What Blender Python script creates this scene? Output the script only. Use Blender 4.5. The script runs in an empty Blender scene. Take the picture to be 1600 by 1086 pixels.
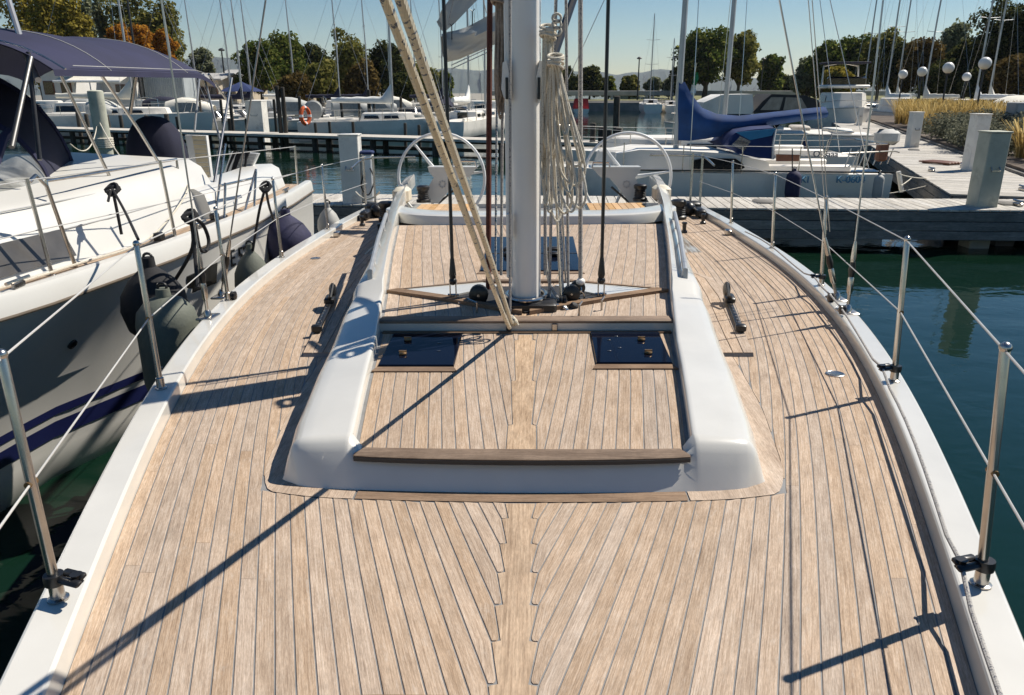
import bpy, bmesh, math, random
import numpy as np
from mathutils import Vector, Matrix, Euler
random.seed(7); rng = np.random.default_rng(7)
R_ = math.radians
SC = bpy.context.scene
COL = SC.collection

# ------------------------------------------------------------------ camera
CAM = Vector((0.04, 0.0, 1.25)); PITCH, YAW, FPX = 18.6, 1.7, 1200.0
cd = bpy.data.cameras.new('camera'); co = bpy.data.objects.new('camera', cd); COL.objects.link(co)
cd.sensor_width = 36.0; cd.lens = 36.0 * FPX / 1600.0; cd.clip_start = 0.05; cd.clip_end = 30000
co.location = CAM; co.rotation_euler = (R_(90 - PITCH), 0, R_(YAW))
SC.camera = co
# ------------------------------------------------------------------ sky, sun, exposure
SUN_AZ, SUN_EL = 60.0, 50.0          # azimuth clockwise from +Y
wd = bpy.data.worlds.new('World'); SC.world = wd; wd.use_nodes = True
wn = wd.node_tree.nodes; wn.clear()
sk = wn.new('ShaderNodeTexSky'); sk.sky_type = 'NISHITA'; sk.sun_disc = False
sk.sun_elevation = R_(SUN_EL); sk.sun_rotation = R_(SUN_AZ)
sk.air_density = 1.0; sk.dust_density = 0.0; sk.ozone_density = 2.5; sk.altitude = 50
bgn = wn.new('ShaderNodeBackground'); bgn.inputs[1].default_value = 0.06
wo = wn.new('ShaderNodeOutputWorld')
hsk = wn.new('ShaderNodeHueSaturation'); hsk.inputs['Saturation'].default_value = 1.3
wd.node_tree.links.new(sk.outputs[0], hsk.inputs['Color']); wd.node_tree.links.new(hsk.outputs[0], bgn.inputs[0]); wd.node_tree.links.new(bgn.outputs[0], wo.inputs[0])
sl = bpy.data.lights.new('sun', 'SUN'); sl.energy = 5.0; sl.angle = R_(0.5); sl.color = (1.0, 0.935, 0.83)
so = bpy.data.objects.new('sun', sl); COL.objects.link(so)
SDIR = Vector((math.sin(R_(SUN_AZ)) * math.cos(R_(SUN_EL)), math.cos(R_(SUN_AZ)) * math.cos(R_(SUN_EL)), math.sin(R_(SUN_EL))))
so.rotation_euler = SDIR.to_track_quat('Z', 'Y').to_euler(); so.location = SDIR * 60
SC.view_settings.view_transform = 'Standard'; SC.view_settings.look = 'None'
SC.view_settings.exposure = 0.38; SC.view_settings.gamma = 1.0; SC.view_settings.use_curve_mapping = False
SC.render.engine = 'CYCLES'
try:
    SC.cycles.use_denoising = True; SC.cycles.max_bounces = 6; SC.cycles.volume_bounces = 0; SC.cycles.transparent_max_bounces = 24
    SC.cycles.sample_clamp_indirect = 6.0; SC.cycles.caustics_reflective = False; SC.cycles.caustics_refractive = False
except Exception: pass

# ------------------------------------------------------------------ photo pixel -> point in the place
CR = co.rotation_euler.to_matrix()
def ray(u, v): return CR @ Vector(((u - 800) / FPX, -(v - 543) / FPX, -1.0))
def W(u, v, z):            # point at world height z
    d = ray(u, v); return CAM + d * ((z - CAM.z) / d.z)
def WY(u, v, y):           # point at world depth y
    d = ray(u, v); return CAM + d * ((y - CAM.y) / d.y)
def WX(u, v, x):
    d = ray(u, v); return CAM + d * ((x - CAM.x) / d.x)
YROT = Euler((-0.024, -0.0105, 0.0)); YM = YROT.to_matrix(); YI = YM.inverted()
CL = YI @ CAM
def U(u, v, h=0.0):        # yacht-local point at height h over the deck
    d = YI @ ray(u, v); return CL + d * ((h - CL.z) / d.z)
def UY(u, v, y):
    d = YI @ ray(u, v); return CL + d * ((y - CL.y) / d.y)
WATER = -1.35

# ------------------------------------------------------------------ mesh helpers
class MB:
    def __init__(s): s.v = []; s.f = []
    def add(s, vs, fs):
        n = len(s.v); s.v += [tuple(q) for q in vs]; s.f += [tuple(i + n for i in q) for q in fs]; return s
    def box(s, c, h, rot=None):
        c = Vector(c); vs = []
        for sx in (-1, 1):
            for sy in (-1, 1):
                for sz in (-1, 1):
                    p = Vector((sx * h[0], sy * h[1], sz * h[2]))
                    if rot is not None: p = rot @ p
                    vs.append(c + p)
        return s.add(vs, [(0, 1, 3, 2), (4, 6, 7, 5), (0, 4, 5, 1), (2, 3, 7, 6), (0, 2, 6, 4), (1, 5, 7, 3)])
    def bx(s, x0, x1, y0, y1, z0, z1): return s.box(((x0+x1)/2, (y0+y1)/2, (z0+z1)/2), (abs(x1-x0)/2, abs(y1-y0)/2, abs(z1-z0)/2))
    def cbox(s, c, h, b, rot=None):          # box with chamfered edges
        c = Vector(c); vs = []; x, y, z = h; b = min(b, x*.9, y*.9, z*.9)
        ring = lambda X, Y, Z: [(-X+b, -Y, Z), (X-b, -Y, Z), (X, -Y+b, Z), (X, Y-b, Z), (X-b, Y, Z), (-X+b, Y, Z), (-X, Y-b, Z), (-X, -Y+b, Z)]
        rs = [ring(x-b, y-b, -z), ring(x, y, -z+b), ring(x, y, z-b), ring(x-b, y-b, z)]
        for r in rs:
            for p in r:
                p = Vector(p)
                if rot is not None: p = rot @ p
                vs.append(c + p)
        fs = [tuple(reversed(range(8))), tuple(range(24, 32))]
        for k in range(3):
            for i in range(8):
                j = (i + 1) % 8; fs.append((k*8+i, k*8+j, k*8+8+j, k*8+8+i))
        return s.add(vs, fs)
    def tube(s, pts, r, n=8, caps=True, closed=False):
        pts = [Vector(p) for p in pts]; m = len(pts)
        rr = r if isinstance(r, (list, tuple)) else [r] * m
        vs = []; prev = None
        for i, p in enumerate(pts):
            if closed: t = pts[(i+1) % m] - pts[i-1]
            else: t = pts[min(i+1, m-1)] - pts[max(i-1, 0)]
            if t.length < 1e-9: t = Vector((0, 0, 1))
            t.normalize()
            a = prev if prev is not None else (Vector((0, 0, 1)) if abs(t.z) < .9 else Vector((1, 0, 0)))
            a = a - t * a.dot(t)
            if a.length < 1e-6: a = t.orthogonal()
            a.normalize(); prev = a; b = t.cross(a)
            for k in range(n):
                th = 2 * math.pi * k / n
                vs.append(p + (a * math.cos(th) + b * math.sin(th)) * rr[i])
        fs = []
        for i in range(m if closed else m - 1):
            i2 = (i + 1) % m
            for k in range(n):
                k2 = (k + 1) % n; fs.append((i*n+k, i*n+k2, i2*n+k2, i2*n+k))
        if caps and not closed: fs += [tuple(reversed(range(n))), tuple(range((m-1)*n, m*n))]
        return s.add(vs, fs)
    def lathe(s, prof, c=(0, 0, 0), n=16, rot=None, sx=1, sy=1):   # prof [(r,z)]
        c = Vector(c); vs = []; fs = []
        for (r, z) in prof:
            for k in range(n):
                th = 2 * math.pi * k / n; p = Vector((r * math.cos(th) * sx, r * math.sin(th) * sy, z))
                if rot is not None: p = rot @ p
                vs.append(c + p)
        for i in range(len(prof) - 1):
            for k in range(n):
                k2 = (k + 1) % n; fs.append((i*n+k, i*n+k2, (i+1)*n+k2, (i+1)*n+k))
        fs += [tuple(reversed(range(n))), tuple(range((len(prof)-1)*n, len(prof)*n))]
        return s.add(vs, fs)
    def ball(s, c, r, n=14, m=9, sc=(1, 1, 1)):
        prof = [(max(1e-4, r * math.sin(math.pi * i / m)), -r * math.cos(math.pi * i / m) * sc[2]) for i in range(m + 1)]
        return s.lathe(prof, c, n, None, sc[0], sc[1])
    def prism(s, a, b):                       # two matching 3D outlines -> closed solid
        n = len(a); vs = list(a) + list(b)
        fs = [tuple(reversed(range(n))), tuple(range(n, 2*n))]
        for i in range(n):
            j = (i + 1) % n; fs.append((i, j, n + j, n + i))
        return s.add(vs, fs)
    def grid(s, rows, closed=False):
        m = len(rows); n = len(rows[0]); vs = [p for r in rows for p in r]; fs = []
        for i in range(m - 1):
            for k in range(n if closed else n - 1):
                k2 = (k + 1) % n; fs.append((i*n+k, i*n+k2, (i+1)*n+k2, (i+1)*n+k))
        return s.add(vs, fs)
    def face(s, pts): return s.add(pts, [tuple(range(len(pts)))])
    def mesh(s, name, org=None, ang=40):
        v = s.v if org is None else [(p[0]-org[0], p[1]-org[1], p[2]-org[2]) for p in s.v]
        me = bpy.data.meshes.new(name); me.from_pydata(v, [], s.f); me.update()
        bm = bmesh.new(); bm.from_mesh(me); bmesh.ops.recalc_face_normals(bm, faces=bm.faces); bm.to_mesh(me); bm.free()
        if ang:
            me.polygons.foreach_set('use_smooth', [True] * len(me.polygons)); me.set_sharp_from_angle(angle=R_(ang))
        return me
    def build(s, name, mat, parent=None, org=None, ang=40):
        me = s.mesh(name, org, ang); me.materials.append(mat)
        return link(name, me, parent)
def link(name, me, parent=None):
    o = bpy.data.objects.new(name, me); COL.objects.link(o)
    if parent is not None: o.parent = parent
    return o
def tag(o, label, cat, group=None, kind=None):
    if label: o['label'] = label
    if cat: o['category'] = cat
    if group: o['group'] = group
    if kind: o['kind'] = kind
    return o
def thing(name, label, cat, loc=(0, 0, 0), rot=(0, 0, 0), group=None):
    o = bpy.data.objects.new(name, None); COL.objects.link(o); o.location = loc; o.rotation_euler = rot; o.empty_display_size = .2
    return tag(o, label, cat, group)
def struct(o): o['kind'] = 'structure'; return o
def copy_tree(o, parent=None):
    c = o.copy(); COL.objects.link(c); c.parent = parent
    for ch in list(o.children): copy_tree(ch, c)
    return c
def spline(pts, n=8):                         # Catmull-Rom through points
    P = [Vector(p) for p in pts]; out = []
    for i in range(len(P) - 1):
        p0, p1, p2, p3 = P[max(i-1, 0)], P[i], P[i+1], P[min(i+2, len(P)-1)]
        for k in range(n):
            t = k / n
            out.append(.5 * ((2*p1) + (p2-p0)*t + (2*p0-5*p1+4*p2-p3)*t*t + (3*p1-p0-3*p2+p3)*t**3))
    out.append(P[-1]); return out
def sag(a, b, s, n=10):
    a, b = Vector(a), Vector(b)
    return [a.lerp(b, i / n) - Vector((0, 0, 4 * s * (i/n) * (1 - i/n))) for i in range(n + 1)]
def text(name, body, size, mat, parent, M, ext=0.002):
    cu = bpy.data.curves.new(name, 'FONT'); cu.body = body; cu.size = size; cu.extrude = ext; cu.align_x = 'CENTER'; cu.align_y = 'CENTER'
    t = bpy.data.objects.new(name, cu); COL.objects.link(t)
    me = bpy.data.meshes.new_from_object(t.evaluated_get(bpy.context.evaluated_depsgraph_get())); bpy.data.objects.remove(t)
    me.transform(M); me.materials.clear(); me.materials.append(mat); return link(name, me, parent)

# ------------------------------------------------------------------ materials
MATS = {}
def nm(name):
    m = bpy.data.materials.new(name); m.use_nodes = True; nt = m.node_tree; b = nt.nodes['Principled BSDF']; MATS[name] = m
    return m, nt, nt.nodes, nt.links, b
def mat(name, col, rough=.5, metal=0., var=.12, scale=6., bump=0., bscale=40., coat=0., spec=.5, rand=0., trans=0., dirt=None):
    m, nt, N, L, b = nm(name)
    b.inputs['Roughness'].default_value = rough; b.inputs['Metallic'].default_value = metal
    b.inputs['Coat Weight'].default_value = coat; b.inputs['Specular IOR Level'].default_value = spec
    tc = N.new('ShaderNodeTexCoord'); no = N.new('ShaderNodeTexNoise'); no.inputs['Scale'].default_value = scale; no.inputs['Detail'].default_value = 5
    L.new(tc.outputs['Object'], no.inputs['Vector'])
    hs = N.new('ShaderNodeHueSaturation'); hs.inputs['Color'].default_value = (*col, 1)
    mr = N.new('ShaderNodeMapRange'); mr.inputs['To Min'].default_value = 1 - var; mr.inputs['To Max'].default_value = 1 + var
    mr.inputs['From Min'].default_value = .3; mr.inputs['From Max'].default_value = .7
    L.new(no.outputs['Fac'], mr.inputs['Value']); src = mr.outputs['Result']
    if rand:
        oi = N.new('ShaderNodeObjectInfo'); m2 = N.new('ShaderNodeMapRange'); m2.inputs['To Min'].default_value = 1 - rand; m2.inputs['To Max'].default_value = 1 + rand
        L.new(oi.outputs['Random'], m2.inputs['Value']); mu = N.new('ShaderNodeMath'); mu.operation = 'MULTIPLY'
        L.new(src, mu.inputs[0]); L.new(m2.outputs['Result'], mu.inputs[1]); src = mu.outputs[0]
    L.new(src, hs.inputs['Value']); out = hs.outputs['Color']
    if dirt:
        n2 = N.new('ShaderNodeTexNoise'); n2.inputs['Scale'].default_value = scale * .6; n2.inputs['Detail'].default_value = 8; n2.inputs['Roughness'].default_value = .7
        L.new(tc.outputs['Object'], n2.inputs['Vector']); m3 = N.new('ShaderNodeMapRange'); m3.inputs['From Min'].default_value = .52; m3.inputs['From Max'].default_value = .75
        L.new(n2.outputs['Fac'], m3.inputs['Value']); mx = N.new('ShaderNodeMixRGB'); mx.inputs['Color2'].default_value = (*dirt, 1)
        L.new(m3.outputs['Result'], mx.inputs['Fac']); L.new(out, mx.inputs['Color1']); out = mx.outputs['Color']
    L.new(out, b.inputs['Base Color'])
    if bump:
        n3 = N.new('ShaderNodeTexNoise'); n3.inputs['Scale'].default_value = bscale; n3.inputs['Detail'].default_value = 4; L.new(tc.outputs['Object'], n3.inputs['Vector'])
        bu = N.new('ShaderNodeBump'); bu.inputs['Strength'].default_value = bump; bu.inputs['Distance'].default_value = .01
        L.new(n3.outputs['Fac'], bu.inputs['Height']); L.new(bu.outputs['Normal'], b.inputs['Normal'])
    if trans: b.inputs['Transmission Weight'].default_value = trans
    return m
def wood(name, cols, axis='Y', fine=220., rough=.75, rand=.16, stain=(.2, .16, .13), stain_amt=.3, lines=.5, bump=.25, uv=False):
    m, nt, N, L, b = nm(name); b.inputs['Roughness'].default_value = rough; b.inputs['Specular IOR Level'].default_value = .25
    tc = N.new('ShaderNodeTexCoord'); oi = N.new('ShaderNodeObjectInfo')
    ad = N.new('ShaderNodeVectorMath'); ad.operation = 'ADD'
    cm = N.new('ShaderNodeCombineXYZ'); sm = N.new('ShaderNodeMath'); sm.operation = 'MULTIPLY'; sm.inputs[1].default_value = 37.
    L.new(oi.outputs['Random'], sm.inputs[0]); L.new(sm.outputs[0], cm.inputs[0]); L.new(sm.outputs[0], cm.inputs[1]); L.new(sm.outputs[0], cm.inputs[2])
    L.new(tc.outputs['UV' if uv else 'Object'], ad.inputs[0]); L.new(cm.outputs[0], ad.inputs[1])
    def noise(scl, sc, det=4, ro=.6):
        mp = N.new('ShaderNodeMapping'); mp.inputs['Scale'].default_value = scl
        L.new(ad.outputs[0], mp.inputs['Vector']); n = N.new('ShaderNodeTexNoise'); n.inputs['Scale'].default_value = sc; n.inputs['Detail'].default_value = det; n.inputs['Roughness'].default_value = ro
        L.new(mp.outputs[0], n.inputs['Vector']); return n.outputs['Fac']
    A = {'Y': (1, .03, 1), 'X': (.03, 1, 1), 'Z': (1, 1, .03)}[axis]; Bq = {'Y': (1, .22, 1), 'X': (.22, 1, 1), 'Z': (1, 1, .22)}[axis]
    g1 = noise(A, fine, 3, .7); g2 = noise(Bq, fine * .12, 5, .65); g3 = noise((1, .6, 1), 9., 6, .7); g4 = noise(Bq, 60., 6, .75)
    rp = N.new('ShaderNodeValToRGB'); rp.color_ramp.elements[0].position = .31; rp.color_ramp.elements[1].position = .69
    rp.color_ramp.elements[0].color = (*cols[0], 1); rp.color_ramp.elements[1].color = (*cols[2], 1)
    e = rp.color_ramp.elements.new(.5); e.color = (*cols[1], 1)
    mixv = N.new('ShaderNodeMath'); mixv.operation = 'MULTIPLY_ADD'; mixv.inputs[1].default_value = lines
    m5 = N.new('ShaderNodeMath'); m5.operation = 'MULTIPLY'; m5.inputs[1].default_value = 1 - lines
    L.new(g2, m5.inputs[0]); L.new(g1, mixv.inputs[0]); L.new(m5.outputs[0], mixv.inputs[2]); L.new(mixv.outputs[0], rp.inputs['Fac'])
    hs = N.new('ShaderNodeHueSaturation'); L.new(rp.outputs['Color'], hs.inputs['Color'])
    mr = N.new('ShaderNodeMapRange'); mr.inputs['To Min'].default_value = 1 - rand; mr.inputs['To Max'].default_value = 1 + rand; L.new(oi.outputs['Random'], mr.inputs['Value'])
    mr2 = N.new('ShaderNodeMapRange'); mr2.inputs['From Min'].default_value = .3; mr2.inputs['From Max'].default_value = .7; mr2.inputs['To Min'].default_value = .86; mr2.inputs['To Max'].default_value = 1.15
    L.new(g3, mr2.inputs['Value']); g5 = noise({'Y': (1, .13, 1), 'X': (.13, 1, 1), 'Z': (1, 1, .13)}[axis], fine * 1.6, 2, .8); mr5 = N.new('ShaderNodeMapRange'); mr5.inputs['From Min'].default_value = .3; mr5.inputs['From Max'].default_value = .7; mr5.inputs['To Min'].default_value = .80; mr5.inputs['To Max'].default_value = 1.2; L.new(g5, mr5.inputs['Value']); m6 = N.new('ShaderNodeMath'); m6.operation = 'MULTIPLY'; L.new(mr2.outputs[0], m6.inputs[0]); L.new(mr5.outputs[0], m6.inputs[1])
    mm = N.new('ShaderNodeMath'); mm.operation = 'MULTIPLY'; L.new(mr.outputs[0], mm.inputs[0]); L.new(m6.outputs[0], mm.inputs[1]); L.new(mm.outputs[0], hs.inputs['Value'])
    fr = N.new('ShaderNodeMath'); fr.operation = 'MULTIPLY'; fr.inputs[1].default_value = 7.31; L.new(oi.outputs['Random'], fr.inputs[0]); fc = N.new('ShaderNodeMath'); fc.operation = 'FRACT'; L.new(fr.outputs[0], fc.inputs[0])
    mr3 = N.new('ShaderNodeMapRange'); mr3.inputs['To Min'].default_value = .86; mr3.inputs['To Max'].default_value = 1.12; L.new(fc.outputs[0], mr3.inputs['Value']); L.new(mr3.outputs[0], hs.inputs['Saturation'])
    st = N.new('ShaderNodeMapRange'); st.inputs['From Min'].default_value = .55; st.inputs['From Max'].default_value = .75; st.inputs['To Max'].default_value = stain_amt; L.new(g4, st.inputs['Value'])
    mx = N.new('ShaderNodeMixRGB'); mx.inputs['Color2'].default_value = (*stain, 1); L.new(st.outputs[0], mx.inputs['Fac']); L.new(hs.outputs['Color'], mx.inputs['Color1']); L.new(mx.outputs['Color'], b.inputs['Base Color'])
    bu = N.new('ShaderNodeBump'); bu.inputs['Strength'].default_value = bump; bu.inputs['Distance'].default_value = .0015; L.new(mixv.outputs[0], bu.inputs['Height']); L.new(bu.outputs['Normal'], b.inputs['Normal'])
    return m
def leafmat(name, cols, trans=.35):
    m, nt, N, L, b = nm(name); N.remove(b)
    ge = N.new('ShaderNodeNewGeometry'); rp = N.new('ShaderNodeValToRGB'); rp.color_ramp.elements[0].color = (*cols[0], 1); rp.color_ramp.elements[1].color = (*cols[-1], 1)
    for i, c in enumerate(cols[1:-1]): e = rp.color_ramp.elements.new((i + 1) / (len(cols) - 1)); e.color = (*c, 1)
    L.new(ge.outputs['Random Per Island'], rp.inputs['Fac'])
    d = N.new('ShaderNodeBsdfDiffuse'); t = N.new('ShaderNodeBsdfTranslucent'); mx = N.new('ShaderNodeMixShader'); mx.inputs[0].default_value = trans
    L.new(rp.outputs[0], d.inputs[0]); L.new(rp.outputs[0], t.inputs[0]); L.new(d.outputs[0], mx.inputs[1]); L.new(t.outputs[0], mx.inputs[2])
    L.new(mx.outputs[0], N['Material Output'].inputs['Surface']); return m
def ropemat(name, c1, c2, freq=140., thr=.62, along=True):
    m, nt, N, L, b = nm(name); b.inputs['Roughness'].default_value = .85
    tc = N.new('ShaderNodeTexCoord'); n = N.new('ShaderNodeTexNoise'); n.inputs['Scale'].default_value = freq; n.inputs['Detail'].default_value = 2
    L.new(tc.outputs['Object'], n.inputs['Vector']); rp = N.new('ShaderNodeValToRGB'); rp.color_ramp.elements[0].position = thr; rp.color_ramp.elements[1].position = thr + .06
    rp.color_ramp.elements[0].color = (*c1, 1); rp.color_ramp.elements[1].color = (*c2, 1); L.new(n.outputs['Fac'], rp.inputs['Fac']); L.new(rp.outputs[0], b.inputs['Base Color'])
    n2 = N.new('ShaderNodeTexWave'); n2.inputs['Scale'].default_value = 90.; n2.bands_direction = 'DIAGONAL'; L.new(tc.outputs['Object'], n2.inputs['Vector'])
    bu = N.new('ShaderNodeBump'); bu.inputs['Strength'].default_value = .5; bu.inputs['Distance'].default_value = .002; L.new(n2.outputs['Fac'], bu.inputs['Height']); L.new(bu.outputs['Normal'], b.inputs['Normal'])
    return m
TEAK = [(.245, .172, .118), (.405, .303, .220), (.53, .425, .332)]
teak = wood('teak', TEAK, 'Y', 200.); teak_uv = wood('teak_plank', TEAK, 'Y', 260., uv=True, rand=.075, lines=.74, stain=(.60, .53, .46), stain_amt=.45, bump=.4)
teak_x = wood('teak_cross', [(.12, .075, .048), (.20, .135, .09), (.30, .21, .145)], 'X', 200., rand=.1)
teak_king = wood('teak_king', [(.24, .16, .10), (.42, .30, .20), (.56, .42, .29)], 'Y', 130., rand=.03, lines=.7)
teak_warm = wood('teak_warm', [(.38, .23, .11), (.5, .32, .17), (.6, .42, .24)], 'X', 150.)
caulk = mat('caulk', (.20, .20, .20), .7, var=.25, scale=9)
gel = mat('gelcoat', (.62, .60, .55), .24, var=.05, scale=4.5, bump=.03, bscale=300, coat=.5)
gelw = mat('gelcoat_white', (.60, .585, .545), .35, var=.05, scale=1.3, coat=.2)
gelg = mat('gelcoat_grey', (.42, .42, .41), .4, var=.06, scale=2)
gel_far = mat('boat_white', (.80, .755, .675), .45, var=.08, scale=.9, dirt=(.5, .48, .43))
steel = mat('stainless', (.50, .47, .43), .26, 1., var=.12, scale=14)
alum = mat('mast_paint', (.78, .755, .71), .3, 0., var=.04, scale=3, coat=.3)
alum_far = mat('mast_aluminium', (.42, .42, .42), .38, .6, var=.1, scale=2)
wire = mat('wire', (.5, .49, .47), .3, .9, var=.1)
wire_white = mat('coated_wire', (.46, .45, .43), .4, 0., var=.1)
black = mat('black_plastic', (.012, .012, .013), .35, var=.2, scale=20)
blackm = mat('black_matte', (.02, .02, .021), .7, var=.2, scale=30, bump=.3)
railgrey = mat('rail_grey', (.40, .40, .40), .35, .35, var=.1, scale=10)
rubber = mat('rubber', (.03, .03, .032), .6, var=.2)
rust = mat('bronze', (.28, .17, .08), .4, .8, var=.3, scale=30)
smoke = mat('hatch_acrylic', (.004, .006, .014), .05, var=.1, scale=3, spec=.12)
canopyglass = mat('canopy_window_vinyl', (.22, .22, .21), .15, var=.2)
winglass = mat('dark_window', (.012, .013, .015), .08, var=.2, scale=2)
navy = mat('navy_canvas', (.016, .017, .05), .85, var=.18, scale=3, bump=.35, bscale=7)
navyd = mat('navy_canvas_dark', (.012, .013, .032), .9, var=.2, scale=4, bump=.4, bscale=6)
blue = mat('blue_canvas', (.006, .048, .17), .8, var=.3, scale=2.5, bump=1.0, bscale=3)
teal = mat('teal_canvas', (.02, .16, .32), .8, var=.2, scale=3, bump=.3, bscale=6)
bluedk = mat('blue_canvas_dark', (.006, .02, .09), .8, var=.2, scale=3, bump=.4, bscale=6)
canvas = mat('grey_canvas', (.44, .44, .41), .9, var=.1, scale=3, bump=.35, bscale=6)
cream = mat('cream_canvas', (.70, .66, .56), .9, var=.1, scale=3, bump=.5, bscale=5)
whitec = mat('white_canvas', (.76, .75, .70), .85, var=.08, scale=3, bump=.5, bscale=6)
beige = mat('beige_vinyl', (.62, .56, .44), .6, var=.1)
fgreen = mat('fender_grey_green', (.115, .125, .10), .75, var=.15, scale=8, bump=.2, bscale=60)
fgrey = mat('fender_grey', (.36, .36, .34), .6, var=.1)
fnavy = mat('fender_navy', (.022, .022, .06), .8, var=.2, scale=9, bump=.2)
fblk = mat('fender_black', (.012, .012, .014), .85, var=.2, scale=9, bump=.2)
stripe = mat('navy_stripe', (.012, .016, .07), .3, var=.1)
bluetxt = mat('blue_lettering', (.10, .24, .36), .5, var=.1)
blacktxt = mat('black_lettering', (.01, .01, .01), .5)
greytxt = mat('grey_lettering', (.42, .42, .42), .6)
orange = mat('orange', (.65, .11, .02), .6, var=.15)
red = mat('red_canvas', (.42, .02, .02), .7, var=.2)
whitep = mat('white_plastic', (.78, .77, .74), .35, var=.05)
rubwood = mat('rub_wood', (.10, .075, .05), .6, var=.2)
woodbrown = mat('brown_wood', (.16, .06, .03), .5, var=.2, scale=10)
rope_w = ropemat('rope_white', (.62, .57, .47), (.36, .31, .24), 120, .60)
rope_cream = ropemat('rope_speckled', (.64, .58, .45), (.12, .14, .18), 80, .60)
rope_g = ropemat('rope_grey', (.40, .38, .35), (.14, .14, .16), 160, .55)
rope_k = ropemat('rope_black', (.012, .012, .014), (.04, .04, .045), 160, .6)
rope_m = ropemat('rope_maroon', (.12, .035, .022), (.06, .02, .015), 120, .6)
rope_b = ropemat('rope_blue_fleck', (.5, .5, .48), (.03, .12, .22), 110, .52)
dockw = wood('dock_wood', [(.33, .30, .26), (.46, .43, .38), (.58, .55, .50)], 'Y', 60., rough=.9, rand=.14, lines=.4, stain=(.16, .15, .13), stain_amt=.35)
dockx = wood('dock_wood_cross', [(.33, .30, .26), (.46, .43, .38), (.58, .55, .50)], 'X', 60., rough=.9, rand=.14, lines=.4, stain=(.16, .15, .13), stain_amt=.35)
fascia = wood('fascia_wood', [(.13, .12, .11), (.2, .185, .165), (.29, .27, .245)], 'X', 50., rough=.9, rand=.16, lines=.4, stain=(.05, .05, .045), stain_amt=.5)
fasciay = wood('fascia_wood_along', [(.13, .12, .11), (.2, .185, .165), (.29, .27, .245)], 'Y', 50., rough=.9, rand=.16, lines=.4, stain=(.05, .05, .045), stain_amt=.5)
pilew = wood('pile_wood', [(.035, .03, .025), (.06, .052, .042), (.10, .09, .075)], 'Z', 40., rough=.9, rand=.2)
pilegreen = mat('pile_painted', (.46, .46, .37), .7, var=.14, scale=3, dirt=(.14, .15, .12), bump=.3)
pilewhite = mat('pile_white_painted', (.74, .71, .64), .6, var=.1, scale=3, dirt=(.36, .31, .25), bump=.3, bscale=20)
bark = mat('bark', (.09, .07, .05), .9, var=.3, scale=8, bump=.8, bscale=14)
soil = mat('soil', (.10, .075, .055), .95, var=.3, scale=3, bump=.6, bscale=20)
turf = mat('turf', (.16, .15, .05), .95, var=.35, scale=.8, bump=.6, bscale=10)
gravelm = mat('quay_ground', (.26, .24, .2), .95, var=.25, scale=.7, bump=.4, bscale=8)
stonew = mat('stone_wall', (.22, .205, .185), .9, var=.25, scale=1.1, bump=.6, bscale=3)
concrete = mat('concrete', (.40, .39, .37), .85, var=.15, scale=.8)
rooft = mat('roof_dark', (.10, .085, .08), .8, var=.2, scale=1.5)
roofr = mat('roof_tile', (.24, .17, .13), .85, var=.2, scale=2)
wallw = mat('wall_render', (.66, .64, .60), .85, var=.08, scale=.6)
wallb = mat('wall_beige', (.50, .43, .33), .85, var=.08, scale=.6)
contg = mat('container_grey', (.38, .41, .41), .5, var=.08, scale=1)
lampw = mat('lamp_globe', (.82, .79, .72), .3, var=.03)
lampk = mat('lamp_post', (.025, .025, .025), .5, var=.2)
hillm = mat('hill_forest', (.045, .06, .05), .95, var=.25, scale=.004)
flagg = mat('flag_green', (.02, .22, .08), .8); flagr = mat('flag_red', (.5, .03, .03), .8)
vinyl_m, nt, N, L, b = nm('clear_vinyl'); N.remove(b)
tr = N.new('ShaderNodeBsdfTransparent'); tr.inputs[0].default_value = (.80, .81, .80, 1); gl = N.new('ShaderNodeBsdfGlossy'); gl.inputs['Roughness'].default_value = .12; df = N.new('ShaderNodeBsdfDiffuse'); df.inputs[0].default_value = (.6, .6, .58, 1)
tcn = N.new('ShaderNodeTexCoord'); nz = N.new('ShaderNodeTexNoise'); nz.inputs['Scale'].default_value = 3.; nz.inputs['Detail'].default_value = 4; nz.inputs['Distortion'].default_value = 1.5; L.new(tcn.outputs['Object'], nz.inputs['Vector'])
mrv = N.new('ShaderNodeMapRange'); mrv.inputs['From Min'].default_value = .42; mrv.inputs['From Max'].default_value = .72; mrv.inputs['To Min'].default_value = .05; mrv.inputs['To Max'].default_value = .5; L.new(nz.outputs['Fac'], mrv.inputs['Value'])
mxa = N.new('ShaderNodeMixShader'); mxb = N.new('ShaderNodeMixShader'); mxb.inputs[0].default_value = .12
L.new(mrv.outputs[0], mxa.inputs[0]); L.new(tr.outputs[0], mxa.inputs[1]); L.new(df.outputs[0], mxa.inputs[2]); L.new(mxa.outputs[0], mxb.inputs[1]); L.new(gl.outputs[0], mxb.inputs[2]); L.new(mxb.outputs[0], N['Material Output'].inputs['Surface'])
vinyl = vinyl_m
wm, nt, N, L, b = nm('water'); b.inputs['Base Color'].default_value = (.004, .017, .010, 1); b.inputs['Roughness'].default_value = .03; b.inputs['IOR'].default_value = 1.33
tcn = N.new('ShaderNodeTexCoord')
def wnoise(sc, mp):
    q = N.new('ShaderNodeMapping'); q.inputs['Scale'].default_value = mp; L.new(tcn.outputs['Object'], q.inputs['Vector'])
    n = N.new('ShaderNodeTexNoise'); n.inputs['Scale'].default_value = sc; n.inputs['Detail'].default_value = 3; n.inputs['Distortion'].default_value = .6; L.new(q.outputs[0], n.inputs['Vector']); return n.outputs['Fac']
w1, w2 = wnoise(.9, (1, 1.6, 1)), wnoise(4.5, (1, 1.3, 1))
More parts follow.
